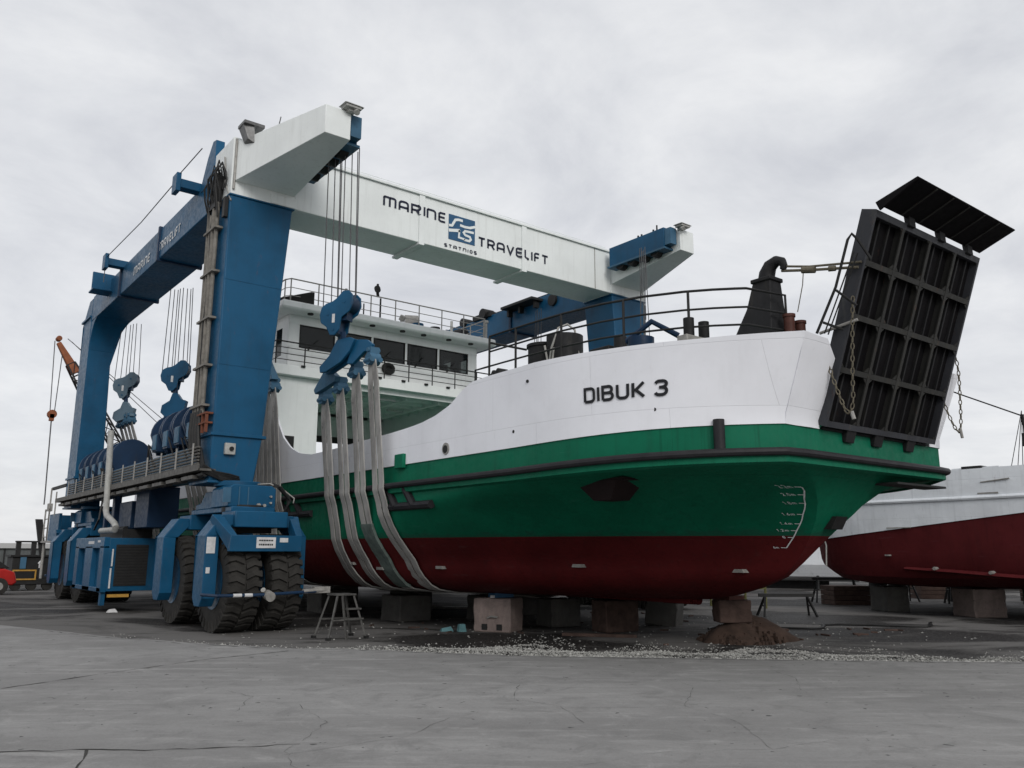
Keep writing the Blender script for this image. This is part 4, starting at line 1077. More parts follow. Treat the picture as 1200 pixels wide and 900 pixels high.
for x in (12.62, 13.62, 14.6): fh.hexa([(x-0.09,YT+0.03,ZT-0.02),(x+0.09,YT+0.03,ZT-0.02),(x+0.09,YT-0.05,ZT-0.02),(x-0.09,YT-0.05,ZT-0.02),(x-0.09,F0[0]+0.03,F0[1]+0.05),(x+0.09,F0[0]+0.03,F0[1]+0.05),(x+0.09,F0[0]-0.06,F0[1]+0.05),(x-0.09,F0[0]-0.06,F0[1]+0.05)])
fh.build("flap_hinge", BLACK, ramp)
# chains of the ramp
def chain(pts, name, r=0.022, pitch=0.075):
    P = [Vector(p) for p in pts]
    # resample a smooth curve
    S = []
    for i in range(len(P)-1):
        p0 = P[max(i-1,0)]; p1 = P[i]; p2 = P[i+1]; p3 = P[min(i+2,len(P)-1)]
        for k in range(20):
            t = k/20
            S.append(0.5*((2*p1)+(p2-p0)*t+(2*p0-5*p1+4*p2-p3)*t*t+(3*p1-p0-3*p2+p3)*t**3))
    S.append(P[-1]); mb = MB(); acc = 0; last = S[0]; flip = 0
    for a, b in zip(S, S[1:]):
        acc += (b-a).length
        if acc >= pitch:
            d = (b-last).normalized(); c = (b+last)/2; u = d.orthogonal().normalized(); u = Matrix.Rotation(flip*R(90), 3, d) @ u
            mb.tube([tuple(c+d*(pitch*0.68*math.cos(t))+u*(r*1.1*math.sin(t))) for t in [2*math.pi*k/8 for k in range(9)]], r*0.42, 5, cap=False)
            flip = 1-flip; last = b; acc = 0
    return mb.build(name, CHAIN, ramp)
chain([(11.52,6.98,4.86),(11.53,6.86,4.34),(11.56,6.76,3.95),(11.60,6.68,3.72),(11.62,6.60,3.86),(11.60,6.56,4.29),(11.58,6.48,5.14),(11.58,6.44,5.54)], "ramp_chain")
chain([(15.12,6.62,5.28),(15.25,6.62,4.9),(15.30,6.66,4.34),(15.30,6.70,3.84),(15.22,6.74,3.80),(15.12,6.84,4.2),(15.06,6.88,4.6)], "ramp_chain")
sh = MB(); sh.tube([(11.62,6.63,3.74),(11.62,6.60,3.62)],0.03,7); sh.tube([(15.28,6.70,3.84),(15.28,6.68,3.66)],0.025,7); sh.tube([(11.52,6.98,4.86),(11.53,6.92,4.62)],0.035,7); sh.build("chain_shackle", GALV, ramp)
rd = MB(); rd.tube([(11.5,6.99,5.0),(11.62,6.42,5.12)],0.025,8); rd.build("stay_rod", GALV, ramp)

# --- forecastle: swan-necked post, tension link, bollards, rails, winch
pst = MB()
def rect(cx, cy, a, b, z): return [(cx-a,cy-b,z),(cx+a,cy-b,z),(cx+a,cy+b,z),(cx-a,cy+b,z)]
pst.loft([rect(11.3,7.98,0.30,0.45,4.78), rect(11.3,7.93,0.27,0.40,4.95), rect(11.3,7.80,0.19,0.23,5.55), rect(11.3,7.75,0.15,0.165,5.98)])
pst.box(11.12,11.48,7.56,7.94,5.96,6.03)
pst.tube([(11.3,7.75,6.0),(11.3,7.73,6.12),(11.3,7.66,6.24),(11.3,7.54,6.29),(11.3,7.44,6.25),(11.3,7.41,6.17),(11.3,7.44,6.11)],[0.14,0.13,0.11,0.09,0.075,0.06,0.05],12)
po_ = pst.build("towing_post", BLACK, ship, bevel=0.03)
lk = MB(); lk.tube([(11.3,7.46,6.10),(11.35,7.0,6.0),(11.55,6.3,5.90)],0.022,6); lk.tube([(11.3,7.4,6.16),(11.36,7.0,6.06),(11.58,6.26,5.98)],0.018,6); lk.cyl((11.34,7.12,6.03),(11.38,6.92,5.99),0.055,n=10); lk.cyl((11.43,6.72,5.96),(11.46,6.62,5.95),0.045,n=8); lk.tube([(11.34,7.1,6.0),(11.36,7.14,5.8),(11.36,7.26,5.38)],0.008,5)
lk.build("tension_link", CHAIN, po_)
for (x, y, h, r) in ((11.27,7.36,0.56,0.085),(11.56,7.36,0.50,0.085)):
    b = MB(); b.cyl((x,y,4.78),(x,y,4.78+h),r,n=16); b.cyl((x,y,4.74+h),(x,y,4.785+h),r*1.18,n=16); b.build("mooring_bollard", BROWN, ship)
bp = MB(); bp.box(9.75,10.5,8.15,8.35,4.82,4.95); bpo = bp.build("bitt_base", GALV, ship, bevel=0.01)
for x in (9.92, 10.28):
    b = MB(); b.cyl((x,8.25,4.95),(x,8.25,5.24),0.085,n=14); b.build("mooring_bitt", BLACK, bpo)
b = MB(); b.box(10.3,10.7,10.4,10.9,4.78,5.3); b.cyl((10.4,10.2,4.78),(10.4,10.2,5.42),0.12,n=12); b.build("deck_vent", BLACK, ship, bevel=0.02)
b = MB()
q = random.Random(4)
for k in range(6): b.box(10.0+0.15*k,10.15+0.15*k,9.4+0.2*k-0.2,9.75+0.2*k,4.78,5.02+0.12*q.random())
b.build("folded_tarpaulin", PLAQ, ship, bevel=0.03)
b = MB(); b.cyl((9.85,9.2,4.8),(9.85,9.2,5.1),0.22,n=14); b.tube([(9.7,9.4,5.05),(9.9,9.0,5.35),(10.2,8.7,5.1)],0.05,8); b.build("hose_reel", NAVY, ship)
dw = MB(); dw.cyl((10.9,12.9,4.78),(10.9,12.9,5.80),0.33,n=24); dw.cyl((10.9,12.25,4.78),(10.9,12.25,5.92),0.37,n=24); dw.cyl((10.9,12.9,5.80),(10.9,12.9,5.86),0.36,n=24)
dwo = dw.build("anchor_windlass", BLACK, ship)
hs = MB(); hs.tube([(10.52,12.35,5.0),(10.5,12.2,5.6),(10.6,12.1,6.02),(10.75,12.0,6.1),(10.9,11.95,6.0),(10.95,11.9,5.5)],0.022,7); hs.tube([(10.5,12.4,5.7),(10.48,12.25,5.2),(10.5,12.0,5.05),(10.7,11.8,5.1)],0.022,7); hs.tube([(10.48,12.1,5.6),(10.46,12.15,5.2)],0.02,7)
hs.build("hose_loop", GALV, dwo)
b = MB(); b.cyl((11.4,13.3,5.3),(11.0,13.35,5.3),0.32,n=20); b.cyl((11.1,13.4,5.72),(11.1,13.1,5.72),0.18,n=16); b.build("reel_drum", BLACK, dwo)
b = MB(); b.prism([(12.3,4.5),(12.75,4.5),(12.68,5.0),(12.62,5.1),(12.52,5.05),(12.46,5.12),(12.38,5.02)], 'x', 9.35, 9.65); b.build("deck_buoy", DARK, ship, bevel=0.04)
# rails along the forecastle
def inset(y, d=0.22): return (CX-hb(y, 3.2)+d, y)
ys = [12.45,12.0,11.2,10.4,9.6,8.9,8.3,7.95,7.7,7.58]
for sd in (0, 1):
    def I(y, z):
        x, yy = inset(y); x = x if sd == 0 else 2*CX-x
        return (x, yy, z)
    rl = MB()
    TOP = 5.68
    rl.tube([I(12.45,4.75), I(12.45,TOP-0.02)]+[I(y,TOP) for y in ys]+[(I(7.55,0)[0]+(0.75 if sd==0 else -0.75),7.42,TOP),(I(7.55,0)[0]+(0.75 if sd==0 else -0.75),7.42,4.85)],0.021,8)
    for z in (5.38, 5.10): rl.tube([I(y,z) for y in ys]+[(I(7.55,0)[0]+(0.72 if sd==0 else -0.72),7.43,z)],0.017,6)
    for y in (11.65,10.45,9.2,8.25): rl.tube([I(y,4.7), I(y,TOP)],0.022,7)
    rl.tube([I(12.45,5.1),I(12.9,5.1),I(12.9,4.7)],0.02,7)
    rl.tube([(I(12.4,0)[0],12.45,TOP-0.12),(I(12.4,0)[0]+(0.9 if sd==0 else -0.9),12.45,TOP-0.12)],0.022,7)
    rl.build("guard_rail", DARK, ship)
lr = MB(); lr.tube([(11.3,6.92,4.95),(11.3,6.55,5.6),(11.3,6.30,6.28),(11.32,6.24,6.36),(11.4,6.20,6.28),(11.55,6.10,5.98)],0.022,7); lr.tube([(11.3,6.55,5.55),(11.5,6.35,5.3)],0.02,6); lr.tube([(11.3,6.8,5.1),(11.5,6.6,4.98)],0.02,6)
for k in (0.10, 0.2): lr.tube([(11.3+k,6.85,4.95),(11.3+k,6.27-0.0*k,6.1)],0.012,5)
lr.build("ramp_handrail", DARK, ship)

# --- deckhouse towers, bridge deck, wheelhouse
HC = 13.18
tw = MB(); tw.box(9.0,10.62,23.0,28.4,3.4,6.70); two = tw.build("tower", HWHITE, ship, bevel=0.015)
t2 = MB(); t2.box(15.74,17.2,23.0,28.4,3.4,6.70); t2.build("tower", HWHITE, ship, bevel=0.015)
dr = MB(); dr.box(9.45,9.9,22.965,22.999,4.45,4.95); dr.build("vent_opening", DARK, two)
bd = MB(); bd.box(9.06,17.3,22.75,29,6.702,6.99); bdo = bd.build("bridge_deck", HWHITE, ship, bevel=0.012)
bs = MB()
for k in range(9): bs.box(10.7,15.7,23.0+0.65*k,23.05+0.65*k,6.55,6.70)
for k in range(4): bs.box(11.3+1.25*k,11.38+1.25*k,23.3,28.9,6.50,6.70)
bs.build("deck_beam", HWHITE, bdo)
ll = MB()
for (x, y) in ((13.2,23.5),(14.5,25.2),(12.0,25.2)): ll.box(x-0.3,x+0.3,y-0.06,y+0.06,6.44,6.5)
ll.build("strip_lamp", PLAQ, bdo)
aft = MB(); aft.box(10.7,15.7,28.2,28.4,5.75,6.70); aft.box(10.7,15.7,28.2,28.4,3.4,4.1)
for x in (12.2, 13.4, 14.6): aft.box(x-0.06,x+0.06,28.25,28.35,4.1,5.75)
aft.build("aft_bulkhead", HWHITE, ship)
ab = MB(); ab.box(11.0,15.6,27.6,27.7,5.5,5.72); ab.build("cross_pipe", DARK, ship)
# wheelhouse with window openings
YW, Z0, Z1 = 23.35, 6.99, 8.70
wins = [(10.06,11.23),(11.32,12.49),(12.58,13.75),(13.84,15.01),(15.10,16.27)]
WZ0, WZ1 = 7.70, 8.42
wh = MB()
wh.box(9.72,16.64,YW,YW+0.08,Z0,WZ0); wh.box(9.72,16.64,YW,YW+0.08,WZ1,Z1)
xs = [9.72]+[v for a in wins for v in a]+[16.64]
for i in range(0, len(xs), 2): wh.box(xs[i],xs[i+1],YW,YW+0.08,WZ0,WZ1)
for (xa, xb) in ((9.72,9.80),(16.56,16.64)):
    wh.box(xa,xb,YW+0.08,YW+0.5,Z0,Z1); wh.box(xa,xb,YW+0.5,YW+0.95,Z0,7.5); wh.box(xa,xb,YW+0.5,YW+0.95,8.36,Z1)
    wh.box(xa,xb,YW+0.95,YW+1.5,Z0,Z1); wh.box(xa,xb,YW+1.5,YW+2.1,8.6,Z1); wh.box(xa,xb,YW+2.1,YW+4.6,Z0,Z1)
wh.box(9.72,16.64,YW+4.6,YW+4.68,Z0,7.7); wh.box(9.72,16.64,YW+4.6,YW+4.68,8.4,Z1)
for xa, xb in ((9.72,11.0),(12.6,13.4),(14.6,15.2),(16.2,16.64)): wh.box(xa,xb,YW+4.6,YW+4.68,7.7,8.4)
wh.box(9.80,16.56,YW+0.08,YW+4.6,8.66,8.695)
who = wh.build("wheelhouse", HWHITE, ship, bevel=0.01)
for (a, b_) in wins:
    f_ = MB(); t_ = 0.045
    t_ = 0.03; f_.box(a,b_,YW-0.012,YW+0.05,WZ1-t_,WZ1-0.002); f_.box(a,b_,YW-0.012,YW+0.05,WZ0+0.002,WZ0+t_); f_.box(a+0.002,a+t_,YW-0.011,YW+0.049,WZ0+t_,WZ1-t_); f_.box(b_-t_,b_-0.002,YW-0.011,YW+0.049,WZ0+t_,WZ1-t_)
    wo = f_.build("window", DARK, ship)
    g_ = MB(); g_.box(a+t_,b_-t_,YW+0.02,YW+0.03,WZ0+t_,WZ1-t_); g_.build("pane", GLASSD, wo)
    g_ = MB(); g_.bar((a+0.30,YW-0.03,WZ0-0.02),(a+0.62,YW-0.03,WZ0+0.34),0.018); g_.cyl((a+0.30,YW-0.05,WZ0-0.02),(a+0.30,YW,WZ0-0.02),0.025,n=8); g_.build("wiper", DARK, wo)
sw = MB(); sw.box(9.725,9.735,YW+0.5,YW+0.95,7.5,8.36); sw.build("side_window", GLASSD, who)
sd_ = MB(); sd_.box(9.74,9.78,YW+1.5,YW+2.1,Z0,8.6); sd_.build("side_door", DARK, who)
inn = MB(); inn.box(10.2,16.2,YW+1.2,YW+1.6,6.99,7.75); inn.cyl((14.5,YW+1.0,7.75),(14.5,YW+0.9,8.0),0.15,n=12); inn.box(15.4,15.9,YW+0.7,YW+1.0,6.99,8.1); inn.box(12.1,12.4,YW+0.6,YW+0.8,7.6,8.0); inn.build("bridge_console", DARK, who)
lrg = MB(); lrg.tube([(13.12+0.17*math.cos(t),YW-0.05,7.46+0.13*math.sin(t)) for t in [2*math.pi*k/18 for k in range(19)]],0.075,8); lrg.cyl((13.12,YW-0.02,7.46),(13.12,YW-0.06,7.46),0.12,n=14); lrg.build("life_ring", DARK, who)
rf = MB(); rf.loft([[(9.30,22.85,8.70),(17.06,22.85,8.70),(17.06,28.6,8.70),(9.30,28.6,8.70)],[(9.24,22.80,8.76),(17.12,22.80,8.76),(17.12,28.7,8.76),(9.24,28.7,8.76)],[(9.28,22.84,8.97),(17.08,22.84,8.97),(17.08,28.66,8.97),(9.28,28.66,8.97)]])
rfo = rf.build("roof", HWHITE, ship, bevel=0.03)
rl = MB()
def rail(P, zb, zt, mids, posts=None, r=0.022):
    rl.tube([(x,y,zt) for x,y in P], r, 7)
    for z in mids: rl.tube([(x,y,z) for x,y in P], r*0.6, 6)
    for a, b in zip(P, P[1:]):
        d = math.hypot(b[0]-a[0], b[1]-a[1]); n = max(1, round(d/0.88))
        for i in range(n+1):
            t = i/n; rl.tube([(a[0]+(b[0]-a[0])*t,a[1]+(b[1]-a[1])*t,zb),(a[0]+(b[0]-a[0])*t,a[1]+(b[1]-a[1])*t,zt)], r*0.9, 6)
rail([(9.5,28.2),(9.5,23.3),(9.6,23.1),(16.8,23.1),(16.9,23.3),(16.9,28.2)], 8.97, 9.72, (9.45,9.2))
rl.build("roof_rail", GALV, rfo)
rl = MB(); rail([(9.16,28.8),(9.16,22.86),(17.2,22.86),(17.2,28.8)], 6.99, 7.70, (7.52,7.34,7.16), r=0.022)
for k in range(8):
    x = 9.9+0.85*k; rl.box(x,x+0.12,22.70,22.76,6.96,7.02)
rl.build("deck_rail", DARK, bdo)
eq = MB(); eq.cyl((12.75,23.3,8.97),(12.75,23.3,9.75),0.03,n=8); eq.tube([(12.6,23.2,9.75),(12.5,23.1,9.95)],0.05,8); eq.cyl((12.45,23.0,9.96),(12.55,23.15,9.96),0.10,n=14); eq.cyl((12.52,23.1,10.04),(12.52,23.1,10.14),0.04,n=8); eq.build("searchlight", DARK, rfo)
eq = MB(); eq.cyl((13.6,23.4,8.97),(13.6,23.4,9.2),0.04,n=8); eq.cyl((13.6,23.4,9.18),(13.62,23.3,9.32),0.10,n=12); eq.build("horn", GALV, rfo)
eq = MB(); eq.cyl((14.3,23.5,8.97),(14.3,23.5,9.2),0.2,n=16); eq.build("blue_float", BLUE, rfo)
eq = MB(); eq.cyl((14.2,24.2,9.35),(14.6,24.0,9.35),0.30,n=18); eq.box(14.3,14.5,24.0,24.2,8.97,9.2); eq.build("radar_scanner", GALV, rfo)
eq = MB(); eq.box(15.9,16.9,25.2,25.9,8.97,9.35); eq.cyl((16.2,25.4,9.3),(16.2,25.4,9.8),0.2,n=12); eq.cyl((16.9,25.0,9.5),(17.0,24.6,9.5),0.25,n=14); eq.cyl((15.6,24.8,8.97),(15.6,24.8,9.4),0.12,n=10); eq.build("deck_equipment", BLACK, rfo)
eq = MB(); eq.tube([(16.4,24.6,9.3),(16.4,24.6,9.9)],0.05,8); eq.tube([(17.0,23.3,8.97),(17.0,23.3,9.7)],0.05,8); eq.cyl((17.0,23.3,9.66),(17.0,23.3,9.74),0.09,n=10); eq.build("pale_post", PIPEG, rfo)
eq = MB(); eq.hexa([(9.3,23.4,8.97),(9.4,23.4,8.97),(10.3,22.95,8.97),(10.2,22.95,8.97),(9.3,23.4,9.12),(9.4,23.4,9.12),(10.3,22.95,9.38),(10.2,22.95,9.38)]); eq.build("awning_bar", DARK, rfo)
eq = MB()
for x in (10.2,11.3,12.3,13.4,14.2,15.2,16.1): eq.cyl((x,22.95,8.66),(x,22.95,8.72),0.09,n=10)
eq.build("downlight", DARK, rfo)
mstn = MB(); mstn.cyl((12.6,25.5,8.97),(12.6,25.5,10.6),0.05,n=8); mstn.tube([(12.6,25.2,10.3),(12.6,25.8,10.3)],0.03,6); mstn.cyl((12.6,25.3,10.3),(12.6,25.3,10.5),0.05,n=8); mstn.cyl((13.3,25.5,8.97),(13.3,25.5,10.2),0.025,n=6); mstn.build("signal_mast", DARK, rfo)
# funnel-side wall going aft along the deckhouse
sv = MB(); sv.box(9.0,9.06,28.4,34.0,3.4,5.2); sv.box(17.14,17.2,28.4,34.0,3.4,5.2); sv.build("side_screen", HWHITE, ship)

# ================================================================== HOOK BLOCKS, WIRE FALLS AND SLINGS
def hook_block(x, y, z, rot, label, rope_top, rope_y, rope_x, k=1.0, cheek=None):
    """two lobed side plates round the sheaves, an equaliser rocker below, wire falls above"""
    t = thing("hook_block", label, "hook block", (x, y, z), "hook blocks on the hoist wires")
    ca, sa = math.cos(rot), math.sin(rot)
    T = lambda a, b, c: (x+(a*ca-b*sa)*k, y+(a*sa+b*ca)*k, z+c*k)     # a along the face, b thickness
    prof = [(-0.02,-0.55),(0.10,-0.42),(0.14,-0.15),(0.34,-0.02),(0.42,0.16),(0.40,0.36),(0.30,0.46),(0.16,0.46),(0.06,0.36),(0.0,0.30),(-0.10,0.24),(-0.26,0.20),(-0.38,0.12),(-0.42,-0.06),(-0.38,-0.24),(-0.24,-0.34),(-0.14,-0.54)]
    m = MB(T); m.prism(prof, 'y', -0.20, -0.16); m.prism(prof, 'y', 0.16, 0.20)
    o = m.build("block_cheek", cheek or BLUE, t, bevel=0.012)
    m = MB(T); m.cyl((-0.2,-0.15,-0.05),(-0.2,0.15,-0.05),0.21,n=20); m.cyl((0.2,-0.15,0.2),(0.2,0.15,0.2),0.21,n=20); m.box(-0.14,0.04,-0.15,0.15,-0.5,-0.2); m.box(-0.1,0.24,-0.12,0.12,-0.2,0.2)
    m.build("sheave", NAVY, t)
    m = MB(T)
    for a, c in ((-0.2,-0.05),(0.2,0.2)): m.cyl((a,-0.212,c),(a,0.212,c),0.032,n=12)
    m.cyl((-0.06,-0.212,-0.42),(-0.06,0.212,-0.42),0.03,n=12)
    m.build("sheave_pin", BLUE, t)
    wl_ = MB(T); wl_.box(-0.09,-0.02,-0.206,-0.20,-0.26,-0.06); wl_.build("white_mark", PLAQ, t)
    m = MB()
    for i, yy in enumerate(rope_y):
        a = -0.4+0.8*i/(len(rope_y)-1)
        b = (-0.1, 0.05, 0.12, -0.04)[i % 4]
        p = T(a, b, 0.1 if a < 0 else 0.36)
        m.tube([p, (p[0]*0.75+rope_x*0.25, p[1]*0.75+yy*0.25, rope_top)], 0.013, 5)
    m.build("wire_fall", ROPE, t)
    return t
def rocker(t, x, y, z, rot):
    ca, sa = math.cos(rot), math.sin(rot)
    T = lambda a, b, c: (x+a*ca-b*sa, y+a*sa+b*ca, z+c)
    m = MB(T)
    m.prism([(-0.62,-0.22),(-0.60,-0.36),(-0.42,-0.36),(0.02,-0.18),(0.28,0.05),(0.40,0.30),(0.26,0.36),(-0.12,0.34),(-0.34,0.0)], 'y', -0.14, -0.06)
    m.prism([(-0.62,-0.22),(-0.60,-0.36),(-0.42,-0.36),(0.02,-0.18),(0.28,0.05),(0.40,0.30),(0.26,0.36),(-0.12,0.34),(-0.34,0.0)], 'y', 0.06, 0.14)
    m.prism([(0.12,-0.22),(0.30,-0.24),(0.62,0.0),(0.80,0.02),(0.86,0.14),(0.70,0.26),(0.44,0.30),(0.30,0.25)], 'y', -0.05, 0.05)
    m.build("rocker", BLUE, t, bevel=0.012)
def fitting(parent, x, y, z):
    m = MB(); m.cyl((x-0.13,y,z),(x+0.13,y,z),0.14,n=18); m.box(x-0.11,x+0.11,y-0.08,y+0.08,z,z+0.26); m.cyl((x-0.15,y,z+0.2),(x+0.15,y,z+0.2),0.05,n=10); m.cyl((x-0.10,y-0.16,z-0.03),(x-0.10,y+0.16,z-0.03),0.06,n=10); m.cyl((x+0.10,y-0.16,z-0.03),(x+0.10,y+0.16,z-0.03),0.06,n=10)
    m.build("sling_shackle", BLUEL, parent)
def spath(y, sd, zt, xt, off=0.0):
    """points of a sling from its fitting round the hull to the keel on side sd"""
    P = [(xt, zt)]
    hbw = hb(y, 3.0)
    for k in range(1, 6):
        t_ = k/6; P.append((xt+(CX-hbw-0.205-xt)*t_, zt+(3.08-zt)*t_))
    for z in (3.08, 2.95): P.append((CX-hbw-0.205, z))
    for z in (2.7,2.45,2.2,1.95,1.7,1.5,1.3,1.15,1.0,0.9,0.82):
        P.append((CX-hb(y, z)-0.03-0.14*max(0,(z-2.2)/0.8)**1.0 if z > 2.2 else CX-hb(y, z)-0.03, z-0.03*(z < 1.1)))
    P.append((CX-1.5, 0.77)); P.append((CX, 0.61))
    return [(CX-(CX-a)*(-sd) if sd > 0 else a, b) for a, b in P]
def sling(y, ytop, zt, label, cat_group, sleeve=False, wid=0.19, xt=None):
    xt = xt or CX-4.50
    t = thing("lifting_sling", label, "lifting sling", (xt, y, zt), cat_group)
    L_ = spath(y, -1, zt, xt); R_ = [(2*CX-a, b) for a, b in reversed(L_)][1:]
    full = L_+R_
    dense = []
    for a, b in zip(full, full[1:]):
        for k in range(4): dense.append((a[0]+(b[0]-a[0])*k/4, a[1]+(b[1]-a[1])*k/4))
    dense.append(full[-1])
    q = random.Random(int(y*100)); ph_ = q.random()*6
    for band in (-1, 1):
        m = MB(); secs = []; n = len(dense)
        for i, (a, b) in enumerate(dense):
            p = dense[max(i-1,0)]; s_ = dense[min(i+1,n-1)]
            d = math.hypot(s_[0]-p[0], s_[1]-p[1]) or 1
            nx, nz_ = (s_[1]-p[1])/d, -(s_[0]-p[0])/d
            f = min(1, min(i, n-1-i)/5.0)
            zfrac = max(0, (b-3.1)/(zt-3.1))
            yc = y+(ytop-y)*zfrac+band*(0.075+(wid/2-0.075+0.035)*f)+0.003*math.sin(i*0.35+ph_+band)
            h = wid/2*(0.70+0.30*f); th = 0.014
            tw = 0.004*math.sin(i*0.13+ph_)*zfrac
            secs.append([(a-nx*th-tw,yc-h,b-nz_*th),(a-nx*th+tw,yc+h,b-nz_*th),(a+nx*th+tw,yc+h,b+nz_*th),(a+nx*th-tw,yc-h,b+nz_*th)])
        m.loft(secs); m.build("webbing_strap", STRAP, t)
    if sleeve:
        m = MB(); secs = []
        for i, (a, b) in enumerate(dense):
            if a > CX or not (0.9 < b < 2.32): continue
            p = dense[i-1]; s_ = dense[i+1]; d = math.hypot(s_[0]-p[0], s_[1]-p[1]); nx, nz_ = (s_[1]-p[1])/d, -(s_[0]-p[0])/d
            secs.append([(a-nx*0.03,y-0.24,b-nz_*0.03),(a-nx*0.03,y+0.24,b-nz_*0.03),(a+nx*0.03,y+0.24,b+nz_*0.03),(a+nx*0.03,y-0.24,b+nz_*0.03)])
        m.loft(secs); m.build("chafe_sleeve", SLEEVE, t)
    fitting(t, xt+0.02, ytop, zt+0.02); fitting(t, 2*CX-xt-0.02, ytop, zt+0.02)
    return t
GS = "webbing slings under the ship"
names = ["rightmost grey webbing sling of the front set, nearest the bow", "grey webbing sling with a green-grey chafe sleeve on the red bottom",
         "dark-blotched grey webbing sling second from the left in the front set", "grey webbing sling on the left of the front set, left end of its rocker"]
for (y, yt, zt, sl), lb in zip(((15.80,16.0,5.78,False),(16.60,16.75,5.60,True),(17.35,17.5,5.36,False),(18.12,18.28,5.22,False)), names):
    sling(y, yt, zt, lb, GS, sl)
b1 = hook_block(8.15, 16.72, 6.92, R(-58), "blue hook block hanging in front of the wheelhouse windows", 10.82, [17.75,17.6,17.4,17.2,16.95,16.75,16.5,16.3], 8.03)
rocker(b1, 8.3, 16.75, 5.98, R(-70))
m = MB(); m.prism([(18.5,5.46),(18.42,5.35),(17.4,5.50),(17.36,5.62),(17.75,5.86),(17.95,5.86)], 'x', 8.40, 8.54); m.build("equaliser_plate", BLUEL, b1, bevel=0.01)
m = MB(); m.cyl((8.45,17.85,5.8),(8.25,17.5,5.75),0.06,n=10); m.cyl((8.2,16.7,6.5),(8.3,16.75,6.2),0.07,n=10); m.build("link_pin", NAVY, b1)
b2 = hook_block(8.05, 22.0, 7.35, R(-55), "blue hook block hidden behind the near front leg of the hoist", 10.1, [22.4,22.3,22.2,22.0,21.9,21.7], 7.95)
for y, yt, zt, lb in ((21.15,21.5,6.0,"grey webbing sling just right of the near blue leg, foremost of four"),(21.75,21.9,6.02,"grey webbing sling second from the right beside the near blue leg"),(22.35,22.3,6.02,"grey webbing sling third from the right, mostly behind the near blue leg"),(22.95,22.7,6.0,"grey webbing sling closest behind the edge of the near blue leg")):
    sling(y, yt, zt, lb, GS)
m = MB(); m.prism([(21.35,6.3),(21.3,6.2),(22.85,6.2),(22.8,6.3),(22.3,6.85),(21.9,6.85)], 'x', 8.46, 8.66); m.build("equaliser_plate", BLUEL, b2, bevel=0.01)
def hanging(b, y0, x0, z0):
    rocker(b, x0, y0, z0, R(-60))
b3 = hook_block(7.70, 27.4, 7.20, R(-30), "blue hook block hanging just left of the near front leg", 10.1, [28.0,27.9,27.75,27.6,27.3,27.1,27.0,26.9], 7.62, 1.0)
m = MB(lambda a, b, c: (7.75+a*0.75+b*0.5, 27.3-a*0.65+b*0.7, 6.25+c)); 
m.prism([(-0.45,-0.28),(-0.30,-0.42),(0.05,-0.40),(0.30,-0.24),(0.36,0.10),(0.20,0.14),(0.05,0.34),(-0.10,0.34),(-0.18,0.10),(-0.42,-0.05)], 'y', -0.14, 0.14); m.build("rocker", BLUE, b3, bevel=0.012)
m = MB(); m.cyl((7.70,27.4,6.9),(7.74,27.3,6.4),0.075,n=10); m.tube([(7.55,27.5,5.95),(7.5,27.55,5.6)],0.07,8); m.tube([(7.9,27.05,6.0),(8.1,26.95,5.75)],0.07,8); m.build("link_pin", NAVY, b3)
m = MB()
m.prism([(26.65,5.9),(26.6,5.78),(27.95,5.78),(27.9,5.9),(27.5,6.05),(27.1,6.05)], 'x', 7.85, 8.05); m.build("equaliser_plate", BLUEL, b3, bevel=0.01)
b4 = hook_block(7.55, 33.1, 7.75, R(-30), "pale blue hook block hanging beside the far rear leg", 10.1, [33.5,33.4,33.2,33.0,32.8,32.6], 7.52, 1.0, PALEB)
m = MB(lambda a, b, c: (7.6+a*0.75+b*0.5, 33.0-a*0.65+b*0.7, 6.75+c))
m.prism([(-0.45,-0.28),(-0.30,-0.42),(0.05,-0.30),(0.30,-0.24),(0.36,0.10),(0.20,0.14),(0.05,0.34),(-0.10,0.34),(-0.18,0.10),(-0.42,-0.05)], 'y', -0.14, 0.14); m.build("rocker", PALEB, b4, bevel=0.012)
m = MB(); m.cyl((7.55,33.1,7.45),(7.6,33.0,6.9),0.075,n=10); m.build("link_pin", NAVY, b4)
m = MB(); m.prism([(32.15,6.56),(32.1,6.46),(33.9,6.46),(33.85,6.56),(33.3,6.68),(32.8,6.68)], 'x', 7.54, 7.7); m.build("equaliser_plate", PALEB, b4, bevel=0.01)
for i, (y, yt, zt) in enumerate(((26.5,26.75,5.62),(27.05,27.1,5.66),(27.6,27.45,5.66),(28.15,27.8,5.62))):
    sling(y, yt, zt, ("foremost","second","third","rearmost")[i]+" grey webbing sling seen through the gap above the near wheels", GS, wid=0.15, xt=7.95)
for i, (y, yt, zt) in enumerate(((32.3,32.25,6.3),(32.8,32.75,6.32),(33.3,33.25,6.32),(33.8,33.75,6.3))):
    sling(y, yt, zt, ("first","second","third","last")[i]+" pale grey webbing sling from the right below the far hook block", GS, wid=0.12, xt=7.62)
# port side hook blocks (partly seen falls of wire above the forecastle)
for y, lab, ry, rx in ((16.7,"hook block on the far side below the right cantilever arm",[17.7,17.5,17.3,17.1,16.9,16.6],18.82),(22.0,"far side hook block behind the wheelhouse, second from the bow",[22.3,22.2,22.0,21.8],18.9),(27.4,"far side hook block behind the wheelhouse, third from the bow",[27.7,27.5,27.3,27.1],19.2),(33.0,"far side hook block behind the wheelhouse, nearest the stern",[33.3,33.1,32.9,32.7],19.2)):
    bb_ = hook_block(18.0 if y < 18 else 18.2, y, 6.2, R(60), lab, 10.82 if y < 20 else 10.1, ry, rx)
    mm = MB(); mm.prism([(y-0.8,5.55),(y-0.8,5.4),(y+0.8,5.4),(y+0.8,5.55),(y+0.1,5.8),(y-0.1,5.8)], 'x', 17.9, 18.1); mm.build("equaliser_plate", BLUEL, bb_)

